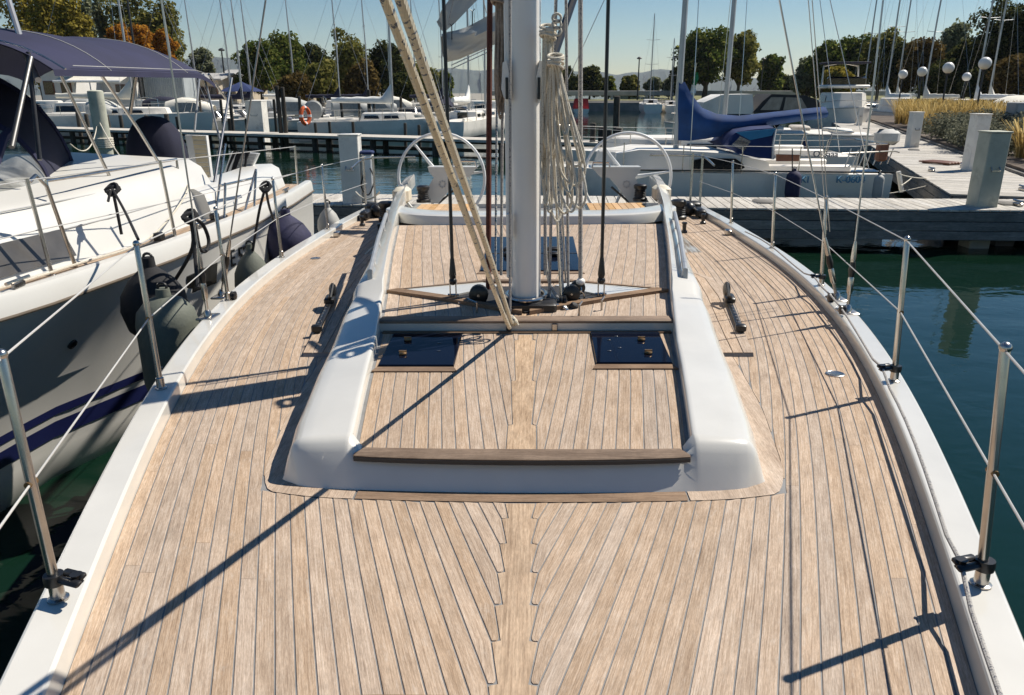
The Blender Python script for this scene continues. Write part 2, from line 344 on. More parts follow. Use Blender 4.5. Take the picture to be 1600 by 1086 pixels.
ma = N.new('ShaderNodeMath'); ma.operation = 'MULTIPLY_ADD'; ma.inputs[1].default_value = .22; L.new(w2, ma.inputs[0]); L.new(w1, ma.inputs[2])
bu = N.new('ShaderNodeBump'); bu.inputs['Strength'].default_value = .24; bu.inputs['Distance'].default_value = .05; L.new(ma.outputs[0], bu.inputs['Height']); L.new(bu.outputs['Normal'], b.inputs['Normal'])
water = wm
leaf_green = leafmat('leaf_green', [(.03, .055, .012), (.085, .115, .024), (.22, .22, .06)], .5)
leaf_olive = leafmat('leaf_olive', [(.06, .07, .018), (.16, .16, .04), (.30, .26, .08)], .45)
leaf_yellow = leafmat('leaf_yellow', [(.12, .10, .018), (.28, .23, .04), (.42, .34, .08)], .45)
leaf_orange = leafmat('leaf_orange', [(.22, .09, .015), (.42, .18, .025), (.52, .28, .05)], .45)
leaf_dark = leafmat('leaf_dark', [(.018, .028, .012), (.045, .055, .02), (.14, .135, .045)], .45)
leaf_silver = leafmat('leaf_silver', [(.09, .11, .06), (.19, .21, .12), (.32, .32, .2)], .45)
leaf_sage = leafmat('leaf_sage', [(.06, .065, .045), (.14, .145, .10), (.27, .265, .19)], .4)
leaf_brown = leafmat('leaf_brown', [(.05, .035, .014), (.12, .085, .03), (.20, .14, .05)], .4)
grass_gold = leafmat('grass_gold', [(.30, .20, .06), (.46, .33, .12), (.62, .48, .22)], .4)

# ================================================================== THE SAILING YACHT WE STAND ON (local: +Y aft, deck at z = 0)
yacht = thing('sailing_yacht', 'large white sailing yacht with teak deck filling the foreground', 'sailing yacht', (0, 0, 0), YROT)
RE = [(1506,1084),(1470,918),(1445,815),(1427,753),(1400,687),(1364,617),(1327,551),(1314,525),(1280,480),(1232,428),(1200,403),(1101,331)]
LE = [(88,1086),(137,932),(190,800),(223,724),(265,631),(320,545),(400,452),(420,438),(487,386),(555,350)]
pr = [U(*p) for p in RE]; pl = [U(*p) for p in LE]
ys = np.array([p.y for p in pr] + [p.y for p in pl]); xs = np.array([abs(p.x) for p in pr] + [abs(p.x) for p in pl])
cf = np.polyfit(ys, xs, 4); dcf = np.polyder(cf)
YB, YS = 0.35, 10.3                           # forward end (behind the camera's view) and stern
def Rx(y):
    y = min(max(y, YB), YS)
    if y > 8.6: return float(np.polyval(cf, 8.6)) - .03 * (y - 8.6)
    if y < 1.3: return float(np.polyval(cf, 1.3) + np.polyval(dcf, 1.3) * (y - 1.3))
    return float(np.polyval(cf, y))
def dRx(y): return (Rx(y + .02) - Rx(y - .02)) / .04

# hull, deck caulking bed, toe rails
yy = [YB + (YS - YB) * i / 48 for i in range(49)]
hu = MB()
rows = []
for y in yy:
    r = Rx(y); fl = .28 * max(0, 1 - (y - YB) / 3.2)
    sec = [(r + .115, .052), (r + .12, .0), (r + .10 - fl*.2, -.35), (r + .04 - fl*.5, -.8), (r - .1 - fl, -1.25), (r - .5 - fl, -1.6)]
    rows.append([(-x, y, z) for x, z in sec] + [(x, y, z) for x, z in reversed(sec)])
hu.grid(rows); hu.face(rows[-1]); hu.build('hull', gel, yacht)
bed = MB(); bed.grid([[(-Rx(y) - .004, y, -.0025), (Rx(y) + .004, y, -.0025)] for y in yy]); deck = bed.build('deck', caulk, yacht)
for s, nme in ((-1, 'toe_rail'), (1, 'toe_rail')):
    tr_ = MB(); rows = []
    for y in [YB + (YS - YB) * i / 96 for i in range(97)]:
        r = Rx(y); rows.append([(s * (r + a), y, z) for a, z in ((.0, -.006), (.003, .057), (.007, .0625), (.012, .0645), (.106, .0645), (.113, .062), (.118, .056), (.121, -.01))])
    tr_.grid(rows); tr_.build(nme, gel, yacht, ang=18)

# coach roof outlines
def roof_h(y): return .10 + .07 * (y - 2.36) if y < 3.67 else .24 + .033 * (y - 3.67)
XI = [(2.34, .585), (3.0, .665), (3.6, .725), (4.05, .785), (5.2, .955), (6.3, 1.10), (7.2, 1.22), (8.6, 1.36), (9.3, 1.40)]
XO = [(2.30, .82), (2.6, .88), (3.1, .935), (3.6, .97), (4.2, 1.005), (5.0, 1.065), (6.0, 1.18), (7.0, 1.32), (8.6, 1.52), (9.3, 1.57)]
def lin(T, y): return float(np.interp(y, [a for a, _ in T], [b for _, b in T]))
def xi(y): return lin(XI, y)
def xo(y): return lin(XO, y)
FY = 2.32                                     # front foot of the coach roof on the centreline
def fy(x): return FY + .06 * abs(x) ** 2.2 + (.30 * max(0, abs(x) - .66) ** 1.6)
# white moulding: crisp side coamings, cut off by one sloping front face
def lip(y): return .052 if y < 4.08 else .052 + .045 * min(1, (y - 4.08) / .05)
PROF = ((0, 0), (.03, .22), (.075, .46), (.13, .69), (.18, .80), (.235, .868), (.30, .905), (.45, .935), (.70, .97), (.93, 1.0), (.975, 1.005), (1.0, .985))
def section(s, y):
    h = roof_h(y) + lip(y); o_, i_ = xo(y), xi(y)
    P = [(s * (o_ + (i_ - o_) * t), y, h * z - (.004 if t == 0 else 0)) for t, z in PROF]
    P += [(s * (i_ - .004), y, h * .96), (s * (i_ - .007), y, roof_h(y) - .03)]; return P
YF = 2.47
cm_ = MB(); ysec = [9.3, 8.6, 7.8, 7.0, 6.5, 6.0, 5.4, 4.8, 4.4, 4.13, 4.08, 3.8, 3.4, 3.1, 2.8, 2.6, YF]
def fbase(x): return fy(min(abs(x), .80)) + 1.6 * max(0, abs(x) - .76) ** 1.5
for s in (-1, 1): cm_.grid([section(s, y) for y in ysec])
hc = roof_h(2.38) + .001
top_ = section(-1, YF)[:12] + [(x, YF, hc) for x in np.linspace(-.565, .565, 23)] + section(1, YF)[:12][::-1]
rows = [top_]
for g_, zm in ((.10, .995), (.24, .965), (.40, .885), (.55, .72), (.72, .45), (.88, .18), (1.0, 0.0)):
    row = []
    for (x, y, z) in top_:
        xb = math.copysign(min(abs(x), .865), x); c_ = abs(x) < .57
        zz = z * (zm if not c_ else {.995: 1, .965: 1, .885: .99, .72: .84, .45: .53, .18: .22, 0.0: 0.0}[zm]); row.append((x + (xb - x) * g_, YF - (YF - fbase(xb)) * g_, zz - (.004 if zm == 0 else 0)))
    rows.append(row)
cm_.grid(rows); coach = cm_.build('coach_roof', gel, yacht, ang=50)
# roof beds under the planks
rb = MB()
for a, b_ in ((2.40, 3.66), (3.70, 6.42)):
    rb.grid([[(-xi(y) - .01, y, roof_h(y) - .0025), (xi(y) + .01, y, roof_h(y) - .0025)] for y in np.linspace(a, b_, 10)])
rb.build('roof_bed', caulk, yacht)

GAP = .0042
PL = []
def strip(parent, mt, ysamp, lo, hi, s, zf, name='plank'):
    m = MB(); rows = []
    for y in ysamp:
        a, b_ = lo(y), hi(y); z = zf(y); t = .0035
        rows.append([(s*a, y, z - t), (s*a, y, z - .0012), (s*(a + .0012), y, z), (s*(b_ - .0012), y, z), (s*b_, y, z - .0012), (s*b_, y, z - t)])
    m.grid(rows); m.face(rows[0]); m.face(rows[-1])
    o = m.build(name, mt, parent, ang=0); PL.append(o)
    uv = o.data.uv_layers.new(name='UVMap'); co_ = o.data.vertices; ym = [r[0][1] for r in rows]; xm = [r[0][0] for r in rows]
    for l in o.data.loops:
        c = co_[l.vertex_index].co; uv.data[l.index].uv = (c.x - float(np.interp(c.y, ym, xm)), c.y)
    return o
def lay(parent, mt, Rf, dRf, w, y0, y1, inner, zf, xB, xC, s, kmax=60, y_king_end=None, dy=.2, cuts=True):
    """planks parallel to the outer edge, nibbed into a king plank where they reach the centre"""
    def o_(k, y): return Rf(y) - k * w * math.sqrt(1 + dRf(y) ** 2)
    def yb(k):
        a, b_ = y0, y1
        if o_(k, y0) >= xC: return y0
        if o_(k, y1) <= xC: return y1 + 9
        for _ in range(40):
            c = (a + b_) / 2
            if o_(k, c) > xC: b_ = c
            else: a = c
        return a
    ybs = [yb(k) for k in range(kmax + 1)]
    def king(y):
        for k in range(kmax):
            if ybs[k] <= y < ybs[k+1]:
                t = (y - ybs[k]) / max(1e-6, ybs[k+1] - ybs[k]) if ybs[k] > y0 else 1
                return xB + (xC - xB) * min(1, t)
        return xC
    ke = y_king_end if y_king_end is not None else y1
    for k in range(kmax):
        ya = ybs[k]
        if ya >= y1: break
        nib = ya > y0
        def lo(y, k=k, ya=ya, nib=nib):
            v = o_(k + 1, y) + GAP * .5
            if y <= ke: v = max(v, king(max(y, ya + 1e-6)) + GAP * .5)
            if nib and y < ya + .02: v += .012 * (1 - (y - ya) / .02) ** 2.5
            return max(v, inner(y))
        def hi(y, k=k, ya=ya, nib=nib):
            v = o_(k, y) - GAP * .5
            return v
        S = sorted(set([ya + GAP, ya + .003 + GAP, ya + .007 + GAP, ya + .02, ybs[k+1] if ybs[k+1] < y1 else y1] + list(np.arange(ya + .03, y1, dy)) + [y1] + [y for y in KEYS if ya < y < y1]))
        S = [y for y in S if ya <= y <= y1]
        run = []; runs = []
        def cross(p, q):          # y where the plank's width passes the threshold
            for _ in range(14):
                c_ = (p + q) / 2
                if (hi(c_) - lo(c_) > .004) == (hi(q) - lo(q) > .004): q = c_
                else: p = c_
            return q
        py = None
        for y in S:
            if hi(y) - lo(y) > .004:
                if not run and py is not None: run.append(cross(py, y))
                run.append(y)
            else:
                if run: run.append(cross(y, run[-1]))
                if len(run) > 1: runs.append(run)
                run = []
            py = y
        if len(run) > 1: runs.append(run)
        for run in runs:
            if run[-1] - run[0] < .03: continue
            if cuts and run[-1] - run[0] > 4.5:
                c1 = run[0] + random.uniform(1.2, 3.6); pts = [c1]
                while run[-1] - pts[-1] > 4.0: pts.append(pts[-1] + random.uniform(3.0, 4.0))
                segs = []; prev = run[0]
                for c in pts + [run[-1]]:
                    if c > run[-1] - .3: c = run[-1]
                    seg = [prev] + [y for y in run if prev < y < c - .004] + [c - (.0010 if c < run[-1] else 0)]
                    segs.append(seg); prev = c
                    if c == run[-1]: break
                for sg in segs: strip(parent, mt, sg, lo, hi, s, zf)
            else: strip(parent, mt, run, lo, hi, s, zf)
    return king
# front margin: y of its forward edge as a function of x, and inverse inner(y)
MW = .062
def in_deck(y):
    y0 = FY - MW
    if y < y0: return 0.0
    # forward margin curve then the side margin
    side = xo(max(y, 2.30)) + .075 + .025 * min(1, max(0, (y - 2.5) / .6))
    lo_, hi_ = 0.0, 1.2
    for _ in range(30):
        c = (lo_ + hi_) / 2
        if fy(c) - MW < y: lo_ = c
        else: hi_ = c
    cap = lo_
    return min(cap, side) if y < 2.62 else side
KEYS = list(np.arange(FY - MW - .004, 2.66, .012))
for s in (-1, 1):
    kf = lay(deck, teak_uv, Rx, dRx, .0465, 0.5, 10.2, in_deck, lambda y: 0.0, .036, .058, s, 48, y_king_end=FY - MW)
kp = MB(); S = sorted(set(list(np.arange(.5, FY - MW - .005, .006))))
kp.grid([[(-kf(y) + GAP*.5, y, -.004), (-kf(y) + GAP*.5, y, 0), (kf(y) - GAP*.5, y, 0), (kf(y) - GAP*.5, y, -.004)] for y in S]); kp.build('king_plank', teak_king, deck, ang=0)
# margin planks round the coach roof
mg = MB(); mg.grid([[(x, fy(x) - MW + GAP*.5, .0012), (x, fy(x) + .012, .0012)] for x in np.linspace(-.56, .56, 16)]); mg.build('margin_plank', teak_x, deck, ang=0)
for s in (-1, 1):
    mg = MB(); rows = []
    for y in np.linspace(2.62, 9.2, 34): rows.append([(s * (xo(y) - .02), y, .001), (s * (in_deck(y) - GAP*.5), y, .001)])
    rows.reverse()
    for a in np.linspace(0, 1, 14)[1:]:
        x = .87 - (.87 - .567) * a; th = a * math.pi / 2
        yo = 2.60 - (2.60 - (fy(.567) - MW)) * math.sin(min(1, a * 1.7) * math.pi / 2) ** .8
        xo_ = (in_deck(2.62) - GAP*.5) * (1 - a) + .567 * a + .05 * math.sin(a * math.pi)
        rows.append([(s * min(x, xo(2.62) - .02), 2.62 - (2.62 - fy(.567) - .012) * min(1, a * 1.3), .001), (s * xo_, max(yo, fy(min(.9, xo_)) - MW + GAP*.5), .001)])
    mg.grid(rows); mg.build('margin_plank', teak, deck, ang=0)

tm = MB(); tm.grid([[(x, 1.372 - .02 * (abs(x + .05) / .4) ** 6, .003), (x, 1.35 - .02 * (abs(x + .05) / .4) ** 6, .003)] for x in np.linspace(-.42, .33, 14)]); tm.build('locker_trim', teak_x, deck, ang=0)
# roof planks
def mk_roof(y0, y1, w, xB, xC, inn):
    zf = lambda y: roof_h(y)
    kf = None
    for s in (-1, 1):
        kf = lay(coach, teak_uv, lambda y: xi(y) - .018, lambda y: (xi(y + .05) - xi(y - .05)) / .1, w, y0, y1, inn, zf, xB, xC, s, 26, dy=.3, cuts=False)
    m = MB(); S = list(np.arange(y0, y1 - .004, .01))
    m.grid([[(-kf(y) + GAP*.5, y, zf(y)), (kf(y) - GAP*.5, y, zf(y))] for y in S]); m.build('king_plank', teak_king, coach, ang=0)
KEYS = []
mk_roof(2.44, 3.622, .0495, .036, .054, lambda y: 0)
mk_roof(3.745, 6.40, .066, .04, .06, lambda y: 0)
# trims: forward edge, foot of the step, top of the step
tm = MB(); A = [(x * .83, fy(x) + .038, roof_h(2.36) + .013) for x in np.linspace(-.70, .70, 19)]; B = [(x * .79, fy(x) * .35 + 2.47 * .65 + .010, roof_h(2.45) + .010) for x in np.linspace(-.70, .70, 19)]
tm.grid([[(a[0], a[1], a[2] - .022) for a in A], [(a[0], a[1] - .003, a[2] - .004) for a in A], [(a[0], a[1] + .006, a[2]) for a in A], B, [(b_[0], b_[1] + .002, b_[2] - .014) for b_ in B]]); tm.build('forward_trim', teak_x, coach)
tm = MB(); tm.grid([[(a_[0], a_[1] - .004, a_[2] - .024) for a_ in A], [(a_[0], a_[1] - .006, a_[2] - .009) for a_ in A], [(a_[0], a_[1] + .01, a_[2] - .008) for a_ in A]]); tm.build('trim_gasket', rubber, coach)
tm = MB(); tm.bx(-.715, .72, 3.628, 3.668, roof_h(3.62) - .004, roof_h(3.64) + .005); tm.build('step_foot_trim', teak_x, coach)
rs = MB(); rs.bx(-.735, .735, 3.66, 3.70, .17, .236); rs.build('step_riser', gel, coach)
tm = MB(); tm.cbox((0, 3.70, .240), (.735, .045, .008), .004); tm.build('step_nosing', teak_x, coach)
mk = MB(); mk.cbox((.145, 3.655, .213), (.014, .006, .018), .003); mk.build('step_fitting', steel, coach)
# forward deck hatches
def hatch(x0, x1, y0, y1, handles):
    h0, h1 = roof_h(y0), roof_h(y1); m = MB(); fr = MB()
    sh = lambda d, z: [(x0 + d, y0 + d, h0 + z), (x1 - d, y0 + d, h0 + z), (x1 - d, y1 - d, h1 + z), (x0 + d, y1 - d, h1 + z)]
    fr.prism(sh(-.004, -.02), sh(-.003, .006)); F = fr.build('hatch', black, coach)
    m.prism(sh(-.003, .006), sh(.001, .012)); m.build('pane', smoke, F)
    t = MB(); t.prism([(x0 - .02, y0 - .058, h0 - .004), (x1 + .02, y0 - .058, h0 - .004), (x1 + .004, y0 - .008, h0 - .004), (x0 - .004, y0 - .008, h0 - .004)], [(x0 - .02, y0 - .058, h0 + .0025), (x1 + .02, y0 - .058, h0 + .0025), (x1 + .004, y0 - .008, h0 + .005), (x0 - .004, y0 - .008, h0 + .005)]); t.build('hatch_trim', teak_x, F)
    for hx, hy in handles:
        k = MB(); k.lathe([(.017, 0), (.019, .006), (.015, .013), (.004, .015)], (hx, hy, roof_h(hy) + .012), 14); k.box((hx, hy, roof_h(hy) + .027), (.017, .005, .003)); k.build('latch', rust, F)
    return F
hatch(-.650, -.315, 3.195, 3.605, [(-.565, 3.50), (-.56, 3.32)])
Fh = hatch(.322, .655, 3.225, 3.618, [(.555, 3.50), (.565, 3.33)])
for i, (hx, hy) in enumerate([(.39, 3.36), (.40, 3.50), (.44, 3.40), (.44, 3.55), (-.40, 3.36), (-.41, 3.46)]):
    k = MB(); k.cbox((hx, hy, roof_h(hy) + .0135), (.008, .0025, .0015), .0008); k.build('hatch_bolt', steel, Fh)
Fh = hatch(-.30, .335, 4.72, 5.82, [])
k = MB(); k.bx(-.30, .335, 5.21, 5.222, roof_h(5.2) + .012, roof_h(5.2) + .0145); k.build('pane_joint', rubber, Fh)
for hx in (-.12, .16):
    k = MB(); k.cbox((hx, 5.26, roof_h(5.26) + .03), (.055, .035, .018), .01); k.build('latch', black, Fh)
    k = MB(); k.cbox((hx, 5.12, roof_h(5.12) + .03), (.045, .03, .014), .01); k.build('latch', black, Fh)

# mast step: black recess, white wings, trims
ms = MB(); z = .262
ms.prism([(-.46, 4.06, z - .02), (.0, 3.80, z - .03), (.46, 4.07, z - .02), (.3, 4.33, z - .01), (-.3, 4.33, z - .01)], [(-.46, 4.06, z), (.0, 3.80, z - .008), (.46, 4.07, z), (.3, 4.33, z + .008), (-.3, 4.33, z + .008)]); ms.build('mast_well', blackm, coach)
for s in (-1, 1):
    wg = MB(); P = [(s*.42, 4.09), (s*.70, 4.245), (s*.27, 4.43), (s*.16, 4.34)]
    wg.prism([(x, y, z - .01) for x, y in P], [(x, y, z + .012) for x, y in P]); wg.build('mast_well_wing', gel, coach)
    tm = MB(); tm.prism([(s*.02, 3.775, z - .02), (s*.46, 4.045, z - .02), (s*.80, 4.225, z - .02), (s*.74, 4.262, z - .02), (s*.44, 4.085, z - .02), (s*.02, 3.81, z - .02)], [(s*.02, 3.775, z + .004), (s*.46, 4.045, z + .010), (s*.80, 4.225, z + .012), (s*.74, 4.262, z + .016), (s*.44, 4.085, z + .016), (s*.02, 3.81, z + .006)]); tm.build('mast_well_trim', teak_x, coach)
    tm = MB(); tm.prism([(s*.80, 4.235, z - .02), (s*.25, 4.475, z - .01), (s*.25, 4.435, z - .01), (s*.72, 4.24, z - .02)], [(s*.80, 4.235, z + .012), (s*.25, 4.475, z + .018), (s*.25, 4.435, z + .018), (s*.72, 4.24, z + .016)]); tm.build('mast_well_trim', teak_x, coach)
tm = MB(); tm.cbox((0, 4.455, roof_h(4.45) + .006), (.27, .022, .01), .003); tm.build('mast_well_trim', teak_x, coach)
# mast
mast = MB(); rows = []
for zz in (.27, .30, 1.5, 4, 8, 13.5):
    rows.append([(.078 * math.copysign(abs(math.cos(t)) ** .8, math.cos(t)), 3.99 + .125 * math.copysign(abs(math.sin(t)) ** .9, math.sin(t)), zz) for t in [2 * math.pi * i / 28 for i in range(28)]])
mast.grid(rows, True); mast.face(rows[-1]); mast = mast.build('mast', alum, yacht, ang=60)
mb_ = MB(); mb_.cbox((0.01, 3.98, .265), (.15, .16, .028), .012); mb_.build('mast_foot', black, mast)
mb_ = MB(); mb_.tube([(.105 * math.cos(t), 3.99 + .155 * math.sin(t), .303) for t in [2*math.pi*i/28 for i in range(28)]], .011, 8, closed=True); mb_.build('mast_collar', steel, mast)
for x0, za, zb in ((-.088, .3, 6.), ):
    g = MB(); g.cbox((x0, 3.97, 3.1), (.014, .028, 2.7), .006); g.build('sail_track', alum, mast)
for s, zc in ((-1, 1.27), (1, 1.27)):      # sheave boxes on the mast sides
    g = MB(); P = [UY(u, v, 3.93) for u, v in ([(843,95),(849,98),(850,140),(846,156),(840,160),(838,120)] if s > 0 else [(792,95),(786,99),(784,140),(788,153),(795,158),(797,120)])]
    g.prism([(p.x, 3.87, p.z) for p in P], [(p.x, 3.99, p.z) for p in P]); B_ = g.build('halyard_exit', alum, mast)
    c = UY(842 if s > 0 else 792, 138, 3.86); g = MB(); g.cbox((c.x, 3.865, c.z), (.007, .004, .05), .002); g.build('exit_slot', black, B_)
c = UY(799, 352, 3.86); g = MB(); g.cbox((c.x - .01, 3.88, c.z), (.015, .02, .06), .006); g.build('mast_fitting', alum, mast)
g = MB()
for s in (-1, 1): g.tube([(0, 4.0, 5.4), (s * 1.5, 4.45, 5.6)], [.05, .03], 8)
g.build('spreaders', alum, mast)
# boom swung to port, its sail bundled in a grey bag at the outer end
b0, b1 = Vector((-.03, 4.15, 2.75)), UY(722, -70, 9.2)
bm_ = MB(); bm_.tube([b0, b1], .03, 10); boom = bm_.build('boom', alum, yacht)
def bagpt(u, v, y=9.0): return UY(u, v, y)
lo_ = [(690,60),(692,88),(697,96),(715,92),(740,82),(768,70),(800,58)]; hi_ = [(692,52),(700,50),(712,48),(728,42),(745,34),(768,22),(800,6)]
sb = MB(); rows = []
for k in range(9):
    t = k / 8; bul = .07 * math.sin(t * math.pi)
    rows.append([tuple(bagpt(a[0]*(1-t)+c_[0]*t, a[1]*(1-t)+c_[1]*t) + Vector((0, -bul - .035 * math.sin(i * 1.9 + k * 1.4), 0))) for i, (a, c_) in enumerate(zip(lo_, hi_))])
sb.grid(rows); rows2 = [[(p[0], p[1] + .10 + .1 * math.sin(k / 8 * math.pi), p[2]) for p in r] for k, r in enumerate(rows)]; sb.grid(rows2); sb.grid([rows[0], rows2[0]]); sb.grid([rows[-1], rows2[-1]]); sb.grid([[r[0] for r in rows], [r[0] for r in rows2]]); sb.build('sail_bag', canvas, boom)
fl = MB(); lo_ = [(682,34),(688,46),(694,50),(712,36),(732,14),(752,-8),(780,-40)]; hi_ = [(690,18),(700,2),(708,-14),(722,-30),(740,-50),(760,-70),(790,-100)]; rows = []
for k in range(7):
    t = k / 6; rows.append([tuple(bagpt(a[0]*(1-t)+c_[0]*t, a[1]*(1-t)+c_[1]*t, 9.15) + Vector((0, .05 * math.sin(i * 1.5 + k * .8), 0))) for i, (a, c_) in enumerate(zip(lo_, hi_))])
fl.grid(rows); fl.grid([[(p[0], p[1] + .012, p[2]) for p in r] for r in rows]); fl.build('sail_flap', canvas, boom)
for (u, v) in ((706, 62), (738, 40)):
    k = MB(); p = bagpt(u, v, 8.85); k.tube([p, p + Vector((.004, 0, .14))], .006, 6); k.tube([p + Vector((-.02, 0, .16)), p + Vector((.004, 0, .14)), p + Vector((.03, 0, .165))], .005, 5); k.build('bag_toggle', black, boom)
for (u, v) in ((700, 40), (760, 20)):
    k = MB(); k.tube([bagpt(u, v, 9.05), b0.lerp(b1, .97 if u < 730 else .8)], .005, 5); k.build('bag_line', rope_g, boom)
for (u0, v0, u1, v1) in ((705, 102, 770, 72), (705, 108, 770, 78)):
    k = MB(); k.tube([bagpt(u0, v0, 8.9), bagpt(u1, v1, 8.6)], .006, 5); k.build('reef_line', rope_b, boom)
v_ = MB(); v_.tube([UY(866, 86, 4.2), UY(897, -4, 4.55), UY(930, -100, 4.9)], .022, 8); v_.build('boom_strut', black, mast)
# rods and lines beside the mast
def line(name, pts, r, mt, parent=yacht, n=6):
    m = MB(); m.tube(pts, r, n); return m.build(name, mt, parent)
for u, yb_, mt in ((703, 4.06, black), (943, 4.07, black)):
    f0 = U(u, 468, .37); f0.y = yb_; X = UY(u, 300, yb_).x
    line('rod_stay', [(X, yb_, .34), (X, yb_, 9.0)], .0095, black)
    g = MB(); g.lathe([(.010, .0), (.016, .03), (.020, .05), (.016, .09), (.011, .14)], (X, yb_, .345), 12); g.ball((X, yb_, .36), .022, 12, 8); T = g.build('stay_terminal', black)
    T.parent = yacht
    for dx in (-.016, .016):
        g = MB(); g.cbox((X + dx, yb_, .305), (.003, .012, .045), .002); g.build('toggle_plate', steel, T)
    g = MB(); g.tube([(X - .03, yb_, .285), (X + .03, yb_, .285)], .006, 8); g.tube([(X, yb_, .285), (X, yb_, .255)], .008, 8); g.build('toggle_pin', steel, T)
line('grey_line', [UY(907, 438, 4.05), UY(907, 200, 4.05), UY(907, -80, 4.05)], .0115, rope_g)
g = MB(); c = UY(907, 440, 4.05); g.ball(c, .026, 14, 8, (1, 1, .8)); g.build('line_stopper', whitep, yacht)
g = MB(); c2 = UY(907, 470, 4.03)
g.tube([c, c + Vector((.006, -.01, -.04)), c2 + Vector((-.012, 0, .03)), c2 + Vector((.004, 0, -.015))], .006, 6)
g.tube([c2 + Vector((.02 * math.cos(t), 0, .022 + .03 * math.sin(t))) for t in [2*math.pi*i/12 for i in range(12)]], .005, 6, closed=True); g.build('snap_shackle', steel, yacht)
line('maroon_line', [UY(763, 452, 4.1), UY(764, 200, 4.15), UY(766, -80, 4.2)], .0145, rope_m)
for (u0, v0, u1, v1, y, r, mt) in [(774,440,778,-60,4.15,.006,rope_b),(783,430,787,-60,4.2,.008,rope_g),(797,500,797,-60,3.80,.0065,rope_g),(851,430,851,120,3.95,.006,rope_g),(858,470,870,-60,3.98,.008,rope_g),(880,470,867,150,4.0,.007,rope_b),(888,470,884,-60,4.0,.0075,rope_g),(876,466,858,60,4.02,.006,rope_w),(884,440,872,200,4.06,.006,rope_g)]:
    line('halyard', [UY(u0, v0, y), UY((u0+u1)/2, (v0+v1)/2, y + .01), UY(u1, v1, y)], r, mt)
line('halyard', spline([UY(852, 300, 4.05), UY(853, 400, 4.05), UY(858, 440, 4.0), UY(874, 470, 3.95)], 6), .008, rope_g)
# the pair of speckled lines running forward over the camera's left
pA = UY(796, 512, 3.62); far = Vector((-.232, 1.42, 1.40)); d_ = WY(603, 2, 1.42); top = YI @ d_
m = MB(); P = [top + (top - pA) * .9, top, pA.lerp(top, .5) + Vector((0, 0, -.01)), pA.lerp(top, .15) + Vector((0, 0, -.012)), pA]
m.tube(spline(P, 6), .0105, 8); m.build('speckled_line', rope_cream, yacht)
top2 = YI @ WY(626, 0, 1.385); pB = pA + Vector((.012, .012, .02)); P = [top2 + (top2 - pB) * .9, top2, pB.lerp(top2, .5) + Vector((.0, 0, .01)), pB.lerp(top2, .15), pB, UY(806, 503, 3.63), UY(800, 497, 3.65), UY(795, 503, 3.66)]
m = MB(); m.tube(spline(P, 6), .0105, 8); m.build('speckled_line', rope_cream, yacht)
m = MB(); kz = UY(799, 500, 3.64)
for a in (0, 1.2, 2.3): m.tube([kz + Vector((.016 * math.cos(t), .012 * math.sin(t + a), .014 * math.sin(t) * math.cos(a))) for t in [2*math.pi*i/12 for i in range(12)]], .0075, 6, closed=True)
m.tube([kz, kz + Vector((.02, 0, .0)), kz + Vector((.034, -.01, -.025))], .0075, 6); m.build('line_knot', rope_w, yacht)
g = MB(); g.tube([(pA.x - .006, 3.65, .20), (pA.x - .006, 3.65, .245)], .012, 8); g.build('pad_eye', black, yacht)
# blocks by the mast foot
def block(name, c, r, t, parent=yacht, mt=black, ax='X'):
    g = MB(); rot = Euler((0, R_(90), 0)).to_matrix() if ax == 'X' else Euler((R_(90), 0, 0)).to_matrix()
    g.lathe([(r*.6, -t), (r, -t*.7), (r*.96, -t*.2), (r*.8, 0), (r*.96, t*.2), (r, t*.7), (r*.6, t)], c, 22, rot); o = g.build(name, mt, parent)
    g = MB(); g.lathe([(r*.13, -t*1.15), (r*.16, 0), (r*.13, t*1.15)], c, 10, rot); g.build('pin', steel, o); return o
block('block', UY(748, 460, 4.0), .052, .03, ax='Y'); block('block', UY(893, 458, 4.0), .045, .03, ax='Y'); block('block', UY(903, 449, 4.06), .04, .022, ax='Y'); block('block', UY(880, 470, 3.95), .03, .02)
for (u, v, y) in ((735,478,3.98),(760,480,3.92),(790,472,3.86),(868,480,3.90),(883,483,3.88),(897,478,3.9),(858,475,3.9),(720,474,4.0),(925,470,4.05)):
    c = UY(u, v, y); g = MB(); g.cbox(c, (.018 + .01 * random.random(), .015, .016), .006, Euler((random.random(), random.random(), random.random() * 3)).to_matrix()); g.build('shackle', random.choice([black, steel, blackm, steel]), yacht)
for (u, v) in ((745, 482), (905, 486), (940, 478)):
    c = U(u, v, .27); g = MB(); g.tube([(c.x, c.y, .245), (c.x, c.y, .30), (c.x - .05 * (1 if u < 800 else -.3), c.y + .02, .315)], .006, 7); g.build('eye_bolt', steel, yacht)
